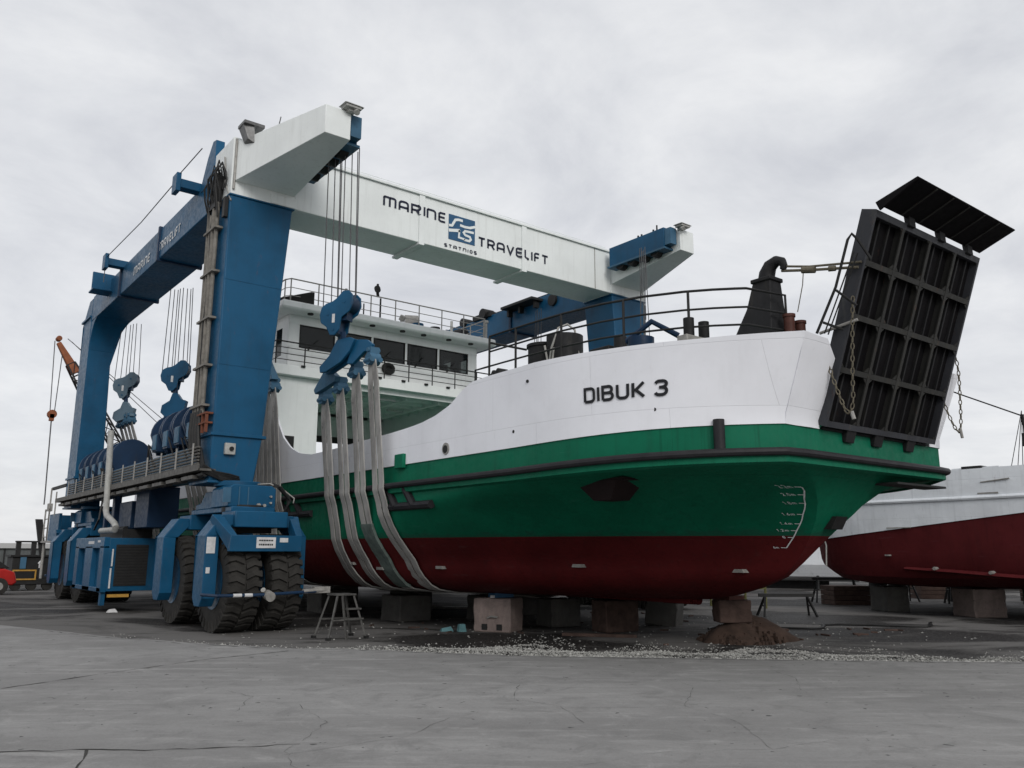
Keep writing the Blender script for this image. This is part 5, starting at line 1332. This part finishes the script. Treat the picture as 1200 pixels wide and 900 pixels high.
# ================================================================== SECOND BOAT ON THE RIGHT
boat = thing("cargo_boat", "white boat with maroon bottom propped on blocks at the right edge", "boat", (26.6, 3, 0.7))
BC, BH = 26.7, 3.95
def bsec(y):
    f = interp(y, [-16,-12,-6,0,10,13.2,14.2,14.75,14.95], [0.05,0.4,0.75,0.95,1,0.99,0.95,0.84,0.68])
    r = interp(y, [-16,-8,12,14.0,14.95], [2.0,0.2,0,0.05,0.45])
    h = BH*f; sh = 0.02*max(0, 10-y)**1.2
    lift = interp(y, [-16,0,10,15], [1.2,0.25,0.0,0.0])
    zw = 2.08+(14.3-y)*0.105
    return h, r, sh, zw, lift
def bskin(fn):
    mb = MB()
    ys = [14.95,14.88,14.75,14.5,14.2,13.7,13.2,12,11,10,9,8,6,4,2,0,-3,-6,-9,-12,-14,-16]
    for sd in (-1, 1):
        mb.loft([[(BC+sd*x, y, z) for x, z in fn(y)] for y in ys], cap=False, closed=False)
    a = [(BC-x, ys[0], z) for x, z in fn(ys[0])]; b = [(BC+x, ys[0], z) for x, z in fn(ys[0])]
    n = len(a); mb.add(a+b, [(i,i+1,n+i+1,n+i) for i in range(n-1)])
    return mb
def red_(y):
    h, r, sh, zw, l = bsec(y)
    return [(0,0.72+r),(h*0.55,0.74+r),(h*0.82,0.84+r),(h*0.93,1.02+r*0.9),(h*0.965,1.30+r*0.6),(h*0.985,1.7+r*0.3),(h,zw)]
def white_(y):
    h, r, sh, zw, l = bsec(y)
    return [(h,zw),(h*1.003,(zw+3.07)/2),(h*1.006,3.07+l*0.3),(h*1.006,3.45+l*0.3),(h*1.006,3.82+l*0.35)]
bskin(red_).build("boat_bottom", RED2, boat); bskin(white_).build("boat_side", BOATW, boat, solid=0.05)
mb = MB()
dy_ = [14.6,13,10,6,2,-4,-9,-13]
mb.loft([[(BC-bsec(y)[0]*0.98,y,3.55),(BC+bsec(y)[0]*0.98,y,3.55)] for y in dy_], cap=False, closed=False); mb.build("boat_deck", GALV, boat, smooth=False)
for sd in (-1,1):
    mb = MB(); mb.tube([(BC+sd*(bsec(y)[0]*1.006+0.03), y, 3.07+bsec(y)[4]*0.3) for y in (14.9,14.6,14.2,13.7,13.2,12,11,10,9,8,6,4,2,0,-4,-8,-12)],0.055,8); mb.build("rub_rail", BOATW, boat)
    mb = MB()
    ks = [(11.9,1.26),(11.4,1.235),(10.5,1.19),(9.5,1.12),(8.5,1.06),(7,0.98),(3,0.86),(0,0.86)]
    mb.loft([[(BC+sd*BH*0.955, y, z+0.07),(BC+sd*(BH*0.955+0.03+0.16*min(1,(11.95-y)/1.0)), y, z),(BC+sd*BH*0.94, y, z-0.06)] for y, z in ks]); mb.build("bilge_keel", RED2, boat)
mb = MB(); mb.tube([(BC-0.99*3.9,14.2,1.3),(BC-0.99*3.8,14.22,1.9),(BC-3.72,14.3,2.1)],0.02,6); mb.build("hose", PIPEG, boat)
mb = MB()
for y, z in ((11.0,1.30),(9.6,1.22)): mb.cyl((BC-BH*0.955-0.2,y,z-0.02),(BC-BH*0.9,y,z-0.02),0.045,n=8)
mb.box(BC-BH*1.0-0.03,BC-BH+0.1,12.2,12.32,1.6,1.64)
mb.build("zinc_anode", GALV, boat)
mb = MB(); mb.tube([(BC-BH-0.04,9.6,3.46),(BC-BH-0.06,8.9,3.52)],0.02,6); mb.box(BC-BH-0.05,BC-BH+0.02,9.2,9.7,3.16,3.20); mb.tube([(BC-BH-0.04,12.2,2.36),(BC-BH-0.06,11.5,2.36)],0.015,6); mb.build("grab_bar", GALV, boat)
mb = MB(); mb.cyl((BC-3.5,12.8,3.75),(BC-3.0,12.8,3.75),0.28,n=16); mb.cyl((BC-3.4,11.2,3.8),(BC-3.4,11.2,3.98),0.06,n=8); mb.box(BC-3.4,BC-2.8,9.8,10.3,3.8,3.95); mb.build("deck_gear", DARK, boat)
mb = MB(); mb.box(BC-3.3,BC-2.0,10.6,9.4,3.55,3.92); mb.build("deck_hatch", BOATW, boat)
mb = MB(); mb.cyl((24.2,9.02,3.6),(24.2,8.98,5.3),0.03,n=8); mb.cyl((24.2,8.95,5.0),(24.2,8.99,5.15),0.06,n=10); mb.box(24.15,24.25,8.95,9.05,4.45,4.8)
for y in (9.5,9.3,9.15): mb.tube([(24.2,y,3.6),(24.2,9.0,5.4)],0.010,5)
mb.tube([(24.2,8.98,5.25),(24.2,10.4,6.0),(24.4,11.9,6.8)],0.02,6); mb.cyl((24.4,11.95,3.6),(24.4,11.95,7.0),0.05,n=8)
mb.build("mast", DARK, boat)

# ================================================================== BLOCKS, SOIL HEAP, STEPLADDER
def block(x, y, rot, a, b, h, mat, label, grp="keel blocks under the ship", name="keel_block", tilt=0.0, pockets=False, z=0.0, group=True):
    t = thing(name, label, "block", (x, y, z), grp if group else None)
    m = MB(); m.box(-a/2, a/2, -b/2, b/2, 0, h)
    o = m.build("concrete_body" if mat in (BLOCKC, BLOCKG) else "timber_body", mat, None, bevel=0.025)
    bm = bmesh.new(); bm.from_mesh(o.data); bmesh.ops.subdivide_edges(bm, edges=bm.edges, cuts=6, use_grid_fill=True)
    q = random.Random(int(x*77+y*13))
    for v in bm.verts: v.co += Vector((q.gauss(0,0.008), q.gauss(0,0.008), q.gauss(0,0.006) if v.co.z > 0.01 else 0))
    bm.to_mesh(o.data); bm.free(); o.parent = t
    if pockets:
        m = MB()
        for s_ in (-0.2, 0.2): m.box(s_*a-0.06, s_*a+0.06, -b/2-0.014, -b/2+0.03, 0.05, 0.17)
        p = m.build("lifting_pocket", DARK, None); p.parent = t
        m = MB(); m.tube([(-0.12*a,-b/2-0.015,0.42*h),(0.0,-b/2-0.05,0.47*h),(0.16*a,-b/2-0.015,0.45*h)],0.022,6); p = m.build("lifting_loop", GALV, None); p.parent = t
    t.rotation_euler = (tilt, 0, rot)
    return t
ra = math.atan2(15.23-14.48, 10.75-11.12)
b = block(11.30, 14.93, R(-61)+0.0, 0.86, 0.68, 0.70, BLOCKC, "large pinkish concrete block with lifting pockets nearest under the bow", pockets=True)
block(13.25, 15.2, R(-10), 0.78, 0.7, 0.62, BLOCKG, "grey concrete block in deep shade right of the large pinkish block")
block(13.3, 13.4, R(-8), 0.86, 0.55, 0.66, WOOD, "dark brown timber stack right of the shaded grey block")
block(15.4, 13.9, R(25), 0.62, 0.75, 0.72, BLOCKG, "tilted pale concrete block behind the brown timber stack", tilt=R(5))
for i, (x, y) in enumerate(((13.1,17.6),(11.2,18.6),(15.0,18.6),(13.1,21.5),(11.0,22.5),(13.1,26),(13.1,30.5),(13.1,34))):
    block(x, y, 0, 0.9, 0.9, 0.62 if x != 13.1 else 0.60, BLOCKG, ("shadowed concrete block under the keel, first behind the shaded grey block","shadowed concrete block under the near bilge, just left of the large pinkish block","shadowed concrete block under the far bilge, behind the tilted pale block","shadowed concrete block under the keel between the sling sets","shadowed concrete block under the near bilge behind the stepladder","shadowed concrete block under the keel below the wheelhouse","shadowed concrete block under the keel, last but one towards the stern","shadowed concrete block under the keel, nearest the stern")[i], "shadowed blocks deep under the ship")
wd = thing("timber_wedge", "blue timber wedges lying on the large pinkish concrete block", "wedge", (11.3, 14.9, 0.71))
m = MB(); m.hexa([(11.05,14.75,0.71),(11.5,14.65,0.71),(11.6,15.0,0.71),(11.15,15.1,0.71),(11.05,14.75,0.80),(11.5,14.65,0.86),(11.6,15.0,0.86),(11.15,15.1,0.80)]); m.build("wedge_board", LOGOB, wd)
m = MB(); m.box(11.2,11.5,14.8,15.0,0.862,0.95); m.build("packing_piece", BROWN, wd)
m = MB(); m.box(10.98,11.04,14.72,14.8,0.71,0.76); m.build("white_chip", PLAQ, wd)
# soil heap with its pad
heap = MB(); q = random.Random(21); n = 40; rings = 12
vs = []
cxh, cyh = 13.95, 10.55
for i in range(rings+1):
    r_ = i/rings
    for k in range(n):
        a = 2*math.pi*k/n; rad = (0.78+0.10*math.sin(2*a+1)+0.06*math.sin(5*a))*(1+0.55*max(0, math.cos(a+0.25))**2)
        z = 0.45*(1-r_**1.7)*(1+0.10*math.sin(3*a+7*r_))+q.gauss(0,0.012)*(1-r_)
        if math.cos(a) < -0.3: z *= 1.0+0.15*(1-r_)
        vs.append((cxh+rad*r_*math.cos(a)*1.15, cyh+rad*r_*math.sin(a)*0.9, max(0.002, z) if i < rings else -0.02))
heap.add(vs, [(i*n+k, i*n+(k+1)%n, (i+1)*n+(k+1)%n, (i+1)*n+k) for i in range(rings) for k in range(n)])
ho = heap.build("soil_heap", SAND, None); tag(ho, "brown soil heap under the forefoot of the ship", "soil heap")
q2 = random.Random(8)
gm = MB()
for k in range(260):
    a = q2.random()*6.28; r_ = q2.random()**0.6; x = cxh+0.95*r_*math.cos(a); y = cyh+0.8*r_*math.sin(a)
    s = q2.uniform(0.02,0.07); z = 0.44*(1-r_**1.2)
    o = len(gm.v); gm.hexa([(x-s,y-s*0.8,z-s),(x+s*0.9,y-s,z-s),(x+s,y+s*0.9,z-s),(x-s*0.9,y+s,z-s),(x-s*0.6,y-s*0.5,z+s*0.7),(x+s*0.6,y-s*0.6,z+s*0.5),(x+s*0.5,y+s*0.6,z+s*0.7),(x-s*0.5,y+s*0.5,z+s*0.6)])
gm.build("soil_clod", SAND, ho, smooth=False, kind="stuff")
pad = block(13.62, 10.55, R(-35), 0.62, 0.5, 0.42, WOOD, "brown timber pad on the soil heap carrying the forefoot", z=0.36, name="timber_pad", group=False)
m = MB(); m.box(13.37,13.83,10.4,10.8,0.782,0.86); po = m.build("red_packing", BROWN, pad); po.matrix_parent_inverse = Matrix(); 
po.data.transform(Matrix.Translation(-Vector((0,0,0)))); po.rotation_euler = (0,0,-pad.rotation_euler.z)
po.data.transform(Matrix())
# stepladder
ld = thing("stepladder", "small metal stepladder standing beside the sling under the hull", "stepladder", (7.85, 15.56, 0))
m = MB()
for y, s_ in ((15.35, 1), (15.75, -1)):
    m.bar((7.47,y-0.12*s_,0.0),(7.70,y+0.02*s_,0.82),0.035); m.bar((8.28,y-0.12*s_,0.0),(8.05,y+0.02*s_,0.82),0.035)
m.bar((7.86,15.25,0.0),(7.80,15.36,0.82),0.035)
m.bar((7.55,15.28,0.36),(8.2,15.28,0.36),0.03); m.bar((7.55,15.82,0.36),(8.2,15.82,0.36),0.03)
m.build("ladder_frame", LADD, ld)
for z, a in ((0.55,0.0),(0.36,0.05)):
    m = MB(); m.box(7.86-a,8.17+a,15.26-a*0.3,15.40,z,z+0.03); m.build("step", LADD, ld)
m = MB(); m.box(7.66,8.09,15.34,15.76,0.82,0.85); m.build("platform", LADD, ld)
m = MB()
for x in (7.47,8.28): 
    for y in (15.23,15.87): m.box(x-0.04,x+0.04,y-0.04,y+0.04,0.0,0.05)
m.build("foot", DARK, ld)
# scraps on the yard
m = MB(); m.hexa([(10.25,15.55,0.0),(10.5,15.45,0.0),(10.55,15.6,0.0),(10.3,15.7,0.0),(10.28,15.56,0.07),(10.46,15.5,0.1),(10.5,15.6,0.08),(10.32,15.66,0.06)]); m.hexa([(10.5,15.25,0),(10.66,15.2,0),(10.7,15.35,0),(10.54,15.4,0),(10.52,15.27,0.16),(10.64,15.23,0.15),(10.66,15.33,0.16),(10.55,15.37,0.15)])
tag(m.build("rag_bundle", simple("teal_rag", (0.12,0.25,0.27), 0.9), None), "crumpled teal rags on the ground left of the pinkish block", "rags")
m = MB(); m.hexa([(5.85,25.5,0.002),(6.15,25.4,0.002),(6.2,25.65,0.002),(5.9,25.75,0.002),(5.92,25.53,0.10),(6.08,25.48,0.12),(6.1,25.6,0.10),(5.95,25.66,0.08)])
tag(m.build("white_bag", PLAQ, None, bevel=0.03), "small crumpled white bag on the ground below the engine cabinet", "bag")

def plank(x, y, rot, L_, wd_, z, mat, label):
    t = MB(); t.box(-L_/2,L_/2,-wd_/2,wd_/2,0,0.06); o = t.build("loose_plank", mat, None, bevel=0.008); o.location = (x,y,z); o.rotation_euler = (0,0.01,rot); tag(o, label, "plank", "planks on the yard")
plank(14.3,22.0,R(-35),2.4,0.3,0.0,PIPEG,"pale wide plank lying deep in the shade behind the stepladder")
plank(12.2,12.75,R(-48),1.5,0.16,0.0,WOOD,"short dark plank between the pinkish block and the timber stack")
plank(15.6,11.6,R(-20),1.8,0.18,0.0,WOOD,"dark plank on the dirt right of the soil heap")
m = MB(); q = random.Random(77); P = []
for k in range(26): P.append((15.2+0.23*k, 12.4-0.10*k+0.5*math.sin(k*0.55)+q.uniform(-0.05,0.05), 0.03))
tag(m.tube(P, 0.025, 6).build("loose_hose", HOSE, None), "thin black hose snaking over the dirt right of the soil heap", "hose")
m = MB()
for k in range(46):
    x = q.uniform(9.5,19); y = q.uniform(9.5,18)
    if (x-7.24)*0.72+(y-13.28)*0.70 < 0.9: continue
    a = q.random()*3; l = q.uniform(0.05,0.16); c_, s_ = math.cos(a)*l, math.sin(a)*l
    m.hexa([(x-c_,y-s_,0.0),(x+c_,y+s_,0.0),(x+c_-s_*0.3,y+s_+c_*0.3,0.0),(x-c_-s_*0.3,y-s_+c_*0.3,0.0),(x-c_,y-s_,0.03),(x+c_,y+s_,0.035),(x+c_-s_*0.3,y+s_+c_*0.3,0.03),(x-c_-s_*0.3,y-s_+c_*0.3,0.03)])
o = m.build("litter", WOOD, None, smooth=False, kind="stuff"); o['label'] = "small chips and scraps scattered over the dirt under the ship"; o['category'] = "litter"
# trestles and supports below the second boat
def trestle(x, y, rot, L_, h, label):
    t = thing("trestle", label, "trestle", (x, y, 0), "trestles under the second boat")
    m = MB(); m.bar((-L_/2,0,h),(L_/2,0,h),0.09,0.09)
    for s_ in (-1, 1):
        m.bar((s_*L_*0.38,0,h),(s_*L_*0.48,0.28,0),0.05); m.bar((s_*L_*0.38,0,h),(s_*L_*0.48,-0.28,0),0.05)
        m.bar((s_*L_*0.43,0.13,h*0.5),(s_*L_*0.43,-0.13,h*0.5),0.04)
    o = m.build("trestle_frame", DARK, None); o.parent = t; t.rotation_euler = (0,0,rot)
    return t
trestle(20.3,13.9,R(-35),1.5,0.55,"low dark trestle with a plank left of the second boat")
trestle(27.5,16.8,R(-40),1.6,0.8,"dark trestle under the stern of the second boat")
trestle(29.6,15.9,R(-30),1.8,0.9,"dark trestle behind the stern support of the second boat")
trestle(30.5,13.5,R(-50),1.8,0.95,"dark trestle standing left of the stained concrete block")
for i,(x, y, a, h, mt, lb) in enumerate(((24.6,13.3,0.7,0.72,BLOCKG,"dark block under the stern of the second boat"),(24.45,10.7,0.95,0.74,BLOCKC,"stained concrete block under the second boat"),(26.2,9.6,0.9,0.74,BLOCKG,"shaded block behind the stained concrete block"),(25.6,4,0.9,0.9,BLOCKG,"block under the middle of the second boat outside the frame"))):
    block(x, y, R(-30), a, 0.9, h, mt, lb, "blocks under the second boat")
# drums and crates stored behind the second boat
def drum(x, y, lb):
    t = thing("oil_drum", lb, "drum", (x, y, 0), "drums stored behind")
    m = MB(); m.cyl((x,y,0),(x,y,0.88),0.29,n=20); m.build("drum_body", DARK, t, bevel=0.01)
    for z in (0.28, 0.58):
        m = MB(); m.cyl((x,y,z),(x,y,z+0.03),0.305,n=20); m.build("hoop", DARK, t)
drum(27.8,15.4,"dark oil drum behind the dark trestle under the stern"); drum(28.5,15.1,"second dark oil drum, right beside the first one under the stern")
drum(31.6,14.6,"dark oil drum farther back, left of the stained concrete block")
def crate(x, y, a, b, h, r, lb):
    t = thing("timber_crate", lb, "crate", (x, y, 0), "timber crates stored behind")
    n = max(2, round(h/0.16))
    for k in range(n):
        m = MB(); m.box(-a/2,a/2,-b/2,b/2,h*k/n+0.006,h*(k+1)/n-0.006); o = m.build("board", WOOD, None, bevel=0.004); o.parent = t
    t.rotation_euler = (0,0,r)
crate(26.6,15.9,1.3,0.9,0.62,R(-30),"low dark timber crate below the stern of the second boat")
crate(33.0,16.0,1.5,1.0,0.8,R(-40),"dark timber crate behind the trestles of the second boat")
crate(34.5,12.6,1.6,1.1,0.9,R(-20),"dark timber crate at the right behind the stained block")
# scaffold frame seen between the bows
sf = thing("scaffold_frame", "olive scaffold frame standing between the two bows", "scaffold", (22.5, 16.4, 0))
m = MB()
for x, y in ((21.6,16.8),(22.6,16.2),(23.2,17.4),(22.2,18.0)): m.tube([(x,y,0),(x,y,2.4)],0.04,6)
for z in (0.6,1.2,1.8): m.bar((21.6,16.8,z),(22.6,16.2,z),0.05); m.bar((22.2,18.0,z),(23.2,17.4,z),0.05)
m.bar((21.6,16.8,0.2),(22.6,16.2,1.8),0.04)
m.build("scaffold_tube", simple("olive_paint", (0.13,0.13,0.05), 0.7), sf)
m = MB(); m.box(21.7,22.9,16.4,17.6,1.22,1.28); m.build("scaffold_board", WOOD, sf)
# boats and sheds far behind
def far_boat(x, y, rot, L_, B, hull, low, label):
    t = thing("moored_boat", label, "boat", (x, y, 0), "small boats stored behind")
    m = MB(); secs = []; m2 = MB(); s2 = []
    for k in range(9):
        u = -L_/2+L_*k/8; f_ = 1-max(0,(k-3)/5)**2.2*0.97; b = B/2*f_
        kz = 0.35+0.5*max(0,(k-5)/3)**2
        s2.append([(u,0,kz),(u,b*0.7,kz+0.25),(u,b*0.92,1.15),(u,-b*0.92,1.15),(u,-b*0.7,kz+0.25)])
        secs.append([(u,b*0.92,1.15),(u,b,2.2+0.03*k),(u,-b,2.2+0.03*k),(u,-b*0.92,1.15)])
    m.loft(secs); m2.loft(s2)
    a = m.build("hull_side", hull, None); a.parent = t; a = m2.build("hull_bottom", low, None); a.parent = t
    m = MB(); m.box(-L_*0.3,L_*0.1,-B*0.3,B*0.3,2.3,3.1); a = m.build("cabin", hull, None, bevel=0.05); a.parent = t
    m = MB()
    for u in (-L_*0.3, L_*0.2):
        for b in (-1,1): m.bar((u,b*B*0.45,0),(u,b*B*0.3,0.9),0.1)
    m.box(-L_*0.35,L_*0.25,-0.12,0.12,0,0.40); a = m.build("cradle", DARK, None); a.parent = t
    t.rotation_euler = (0,0,rot)
far_boat(36, 26, R(120), 9, 3.2, BOATW, BOATW, "small white boat on a cradle beyond the second boat's stern")
far_boat(44, 20, R(120), 10, 3.4, BOATW, BOATW, "small white boat on a cradle glimpsed under the second boat")
far_boat(28.5, 26.5, R(110), 8, 3.0, BOATW, simple("faded_pink_paint", (0.45,0.16,0.17), 0.7), "small boat with a faded pink bottom beyond the soil heap")
far_boat(56, 16, R(100), 11, 3.6, BOATW, BOATW, "small white boat on a cradle at the far right under the second boat")
def shed(x0, x1, y0, y1, h, label, mat, ridge=1.2):
    t = thing("storage_shed", label, "shed", ((x0+x1)/2, y0, 0))
    m = MB(); m.box(x0,x1,y0,y1,0,h); m.build("wall", mat, t)
    m = MB(); m.prism([(y0-0.3,h+0.004),(y1+0.3,h+0.004),((y0+y1)/2,h+ridge)], 'x', x0-0.3, x1+0.3); m.build("roof", GALV, t)
    m = MB()
    n = int((x1-x0)/4)
    for k in range(n): m.box(x0+1+k*4,x0+1.12+k*4,y0-0.1,y0,0,h)
    m.build("wall_post", DARK, t)
    return t
shed(2, 19, 86, 100, 1.9, "long low grey shed at the left behind the red machine", SHED, 0.5)
shed(60, 120, 60, 75, 3.4, "pale shed in the distance behind the stored boats", BOATW)
# far tree line at the left horizon
tl = MB(); q = random.Random(31)
for k in range(700):
    x = q.uniform(-80, 60); z = abs(q.gauss(0, 0.6)); y = 170+q.uniform(-6, 6); s = q.uniform(0.3, 0.8)
    tl.hexa([(x-s,y-s,z-s),(x+s,y-s,z-s),(x+s,y+s,z-s),(x-s,y+s,z-s),(x-s*0.5,y-s*0.5,z+s),(x+s*0.5,y-s*0.5,z+s),(x+s*0.5,y+s*0.5,z+s*0.8),(x-s*0.5,y+s*0.5,z+s)])
o = tl.build("hedge", simple("far_foliage", (0.05,0.06,0.045), 0.9), None, kind="stuff", smooth=False); o['label'] = "low dark scrub along the far left horizon"; o['category'] = "scrub"

# ================================================================== RED FORK TRUCK, DARK MACHINE, CRANE
fk = thing("red_truck", "small red yard truck at the left edge with a black seat", "truck", (4.6, 38.8, 0))
m = MB(); m.prism([(3.2,0.35),(3.2,0.85),(3.6,0.98),(5.0,0.98),(5.35,0.85),(5.45,0.45),(5.3,0.35)], 'y', 38.2, 39.6); m.build("body", REDP, fk, bevel=0.06)
m = MB(); m.hexa([(3.7,38.4,0.99),(4.6,38.4,0.99),(4.6,39.4,0.99),(3.7,39.4,0.99),(3.8,38.5,1.38),(4.3,38.5,1.30),(4.3,39.3,1.30),(3.8,39.3,1.38)]); m.build("load_sack", simple("beige_sack", (0.42,0.36,0.24), 0.9), fk, bevel=0.08)
m = MB(); m.hexa([(4.3,38.3,0.99),(5.2,38.3,0.99),(5.2,39.5,0.99),(4.3,39.5,0.99),(3.9,38.3,1.75),(4.1,38.3,1.78),(4.1,39.5,1.78),(3.9,39.5,1.75)]); m.build("canopy", DARK, fk, bevel=0.03)
for x in (3.6, 4.85):
    for y in (38.15, 39.5):
        m = MB(); m.cyl((x,y,0.32),(x,y+0.22,0.32),0.32,n=20); w_ = m.build("wheel", RUBBER, fk); m = MB(); m.cyl((x,y-0.01,0.32),(x,y+0.23,0.32),0.15,n=14); m.build("rim", GALV, w_)
mc = thing("generator_set", "dark machine with an orange-framed grille and a leaning stack at the left", "machine", (6.1, 42.2, 0))
m = MB(); m.box(5.65,7.3,41.6,43.4,0.25,0.5); m.box(5.7,7.3,41.7,43.3,0.5,1.42); m.build("body", DARK, mc, bevel=0.03)
m = MB()
x0, x1, z0, z1 = 5.72, 6.62, 0.45, 0.88
for a in ((x0,x1,z0,z0+0.06),(x0,x1,z1-0.06,z1),(x0,x0+0.06,z0+0.06,z1-0.06),(x1-0.06,x1,z0+0.06,z1-0.06)): m.box(a[0],a[1],41.55,41.6,a[2],a[3])
m.build("grille_frame", YELLOW, mc, split=False)
m = MB(); m.box(x0+0.06,x1-0.06,41.565,41.6,z0+0.06,z1-0.06); m.build("grille", HOSE, mc)
m = MB(); m.box(5.6,7.4,41.6,43.4,1.42,1.50)
for x in (5.78, 6.36): m.box(x,x+0.18,41.7,41.9,1.50,2.02)
m.box(5.75,6.9,41.65,41.95,2.02,2.09); m.build("guard_frame", DARK, mc, split=False)
m = MB(); m.loft([[(6.72,41.8,1.5),(6.95,41.8,1.5),(6.95,42.05,1.5),(6.72,42.05,1.5)],[(6.42,41.8,3.02),(6.68,41.8,3.02),(6.68,42.05,3.02),(6.42,42.05,3.02)]]); m.build("leaning_stack", DARK, mc)
m = MB(); m.box(5.98,6.2,41.60,41.69,0.92,1.40); m.build("blue_drum", BLUEL, mc)
m = MB(); m.cyl((6.72,41.5,0.95),(6.72,41.5,1.12),0.05,n=8); m.cyl((6.66,41.5,1.12),(6.8,41.5,1.3),0.05,n=8); m.build("white_fitting", PLAQ, mc)
for x in (5.9, 6.5, 7.1):
    m = MB(); m.cyl((x,41.65,0.2),(x,41.9,0.2),0.2,n=14); m.build("wheel", RUBBER, mc)
cr = thing("lattice_crane", "orange-tipped lattice boom crane standing far behind the hoist at left", "crane", (24, 70, 0))
TIP = Vector((10.9,70,17.2)); FOOT = Vector((23.0,70,-1.5+0.2))
FOOT = Vector((20.9, 70, 1.6))
d = (FOOT-TIP).normalized(); u = Vector((0,1,0)); v = d.cross(u)
m = MB(); Ln = (FOOT-TIP).length; nseg = 17
def C4(s, k):
    w_ = 0.40*min(1, 0.40+s/6.0)*min(1, 0.5+(Ln-s)/4)
    return [TIP+d*s+u*a*w_+v*b*w_ for a, b in ((-1,-1),(1,-1),(1,1),(-1,1))]
st_ = [1.8+(Ln-1.8)*i/nseg for i in range(nseg+1)]
for a, b in zip(st_, st_[1:]):
    A, B = C4(a,0), C4(b,0)
    for i in range(4): m.bar(A[i], B[i], 0.11); m.bar(A[i], B[(i+1)%4], 0.06); m.bar(A[i], A[(i+1)%4], 0.06)
m.build("lattice_boom", DARK, cr)
m = MB(); A = C4(0.0,0); B = C4(2.6,0); m.loft([[tuple(p) for p in A],[tuple(p) for p in C4(1.5,0)],[tuple(p) for p in B]]); m.cyl(TIP+Vector((0,-0.3,0.3)),TIP+Vector((0,0.3,0.3)),0.20,n=16); m.build("boom_tip", ORANGE, cr, bevel=0.05)
m = MB(); m.tube([TIP+Vector((-0.25,0,0.1)),(10.85,70,11.95)],0.035,5); m.tube([TIP+Vector((0.35,0,-0.6)),(11.15,70,11.95)],0.035,5); m.tube([(11.0,70,11.4),(11.15,70,5.6),(11.15,70,5.0)],0.045,6)
m.tube([TIP+Vector((0.6,0,0.4)),(26.5,70,6.5)],0.03,5); m.tube([TIP+Vector((0.9,0,0.2)),(25.5,70,6.0)],0.03,5)
m.build("crane_rope", ROPE, cr)
m = MB(); m.cyl((11.0,69.8,11.7),(11.0,70.2,11.7),0.32,n=14); m.box(10.85,11.15,69.8,70.2,11.2,11.7); m.build("crane_hook", ORANGE, cr)
m = MB(); m.box(20.5,27.5,68.4,71.6,1.5,4.0); m.prism([(25.5,4.0),(27.0,4.0),(26.5,6.6),(26.2,6.6)], 'y', 69.5, 70.5); m.build("crane_house", ORANGE, cr, bevel=0.08)
m = MB(); m.box(20.0,26.5,67.6,68.4,0,1.1); m.box(20.0,26.5,71.6,72.4,0,1.1); m.box(21,25.5,68.4,71.6,0.5,1.5); m.build("crawler", DARK, cr, bevel=0.1)
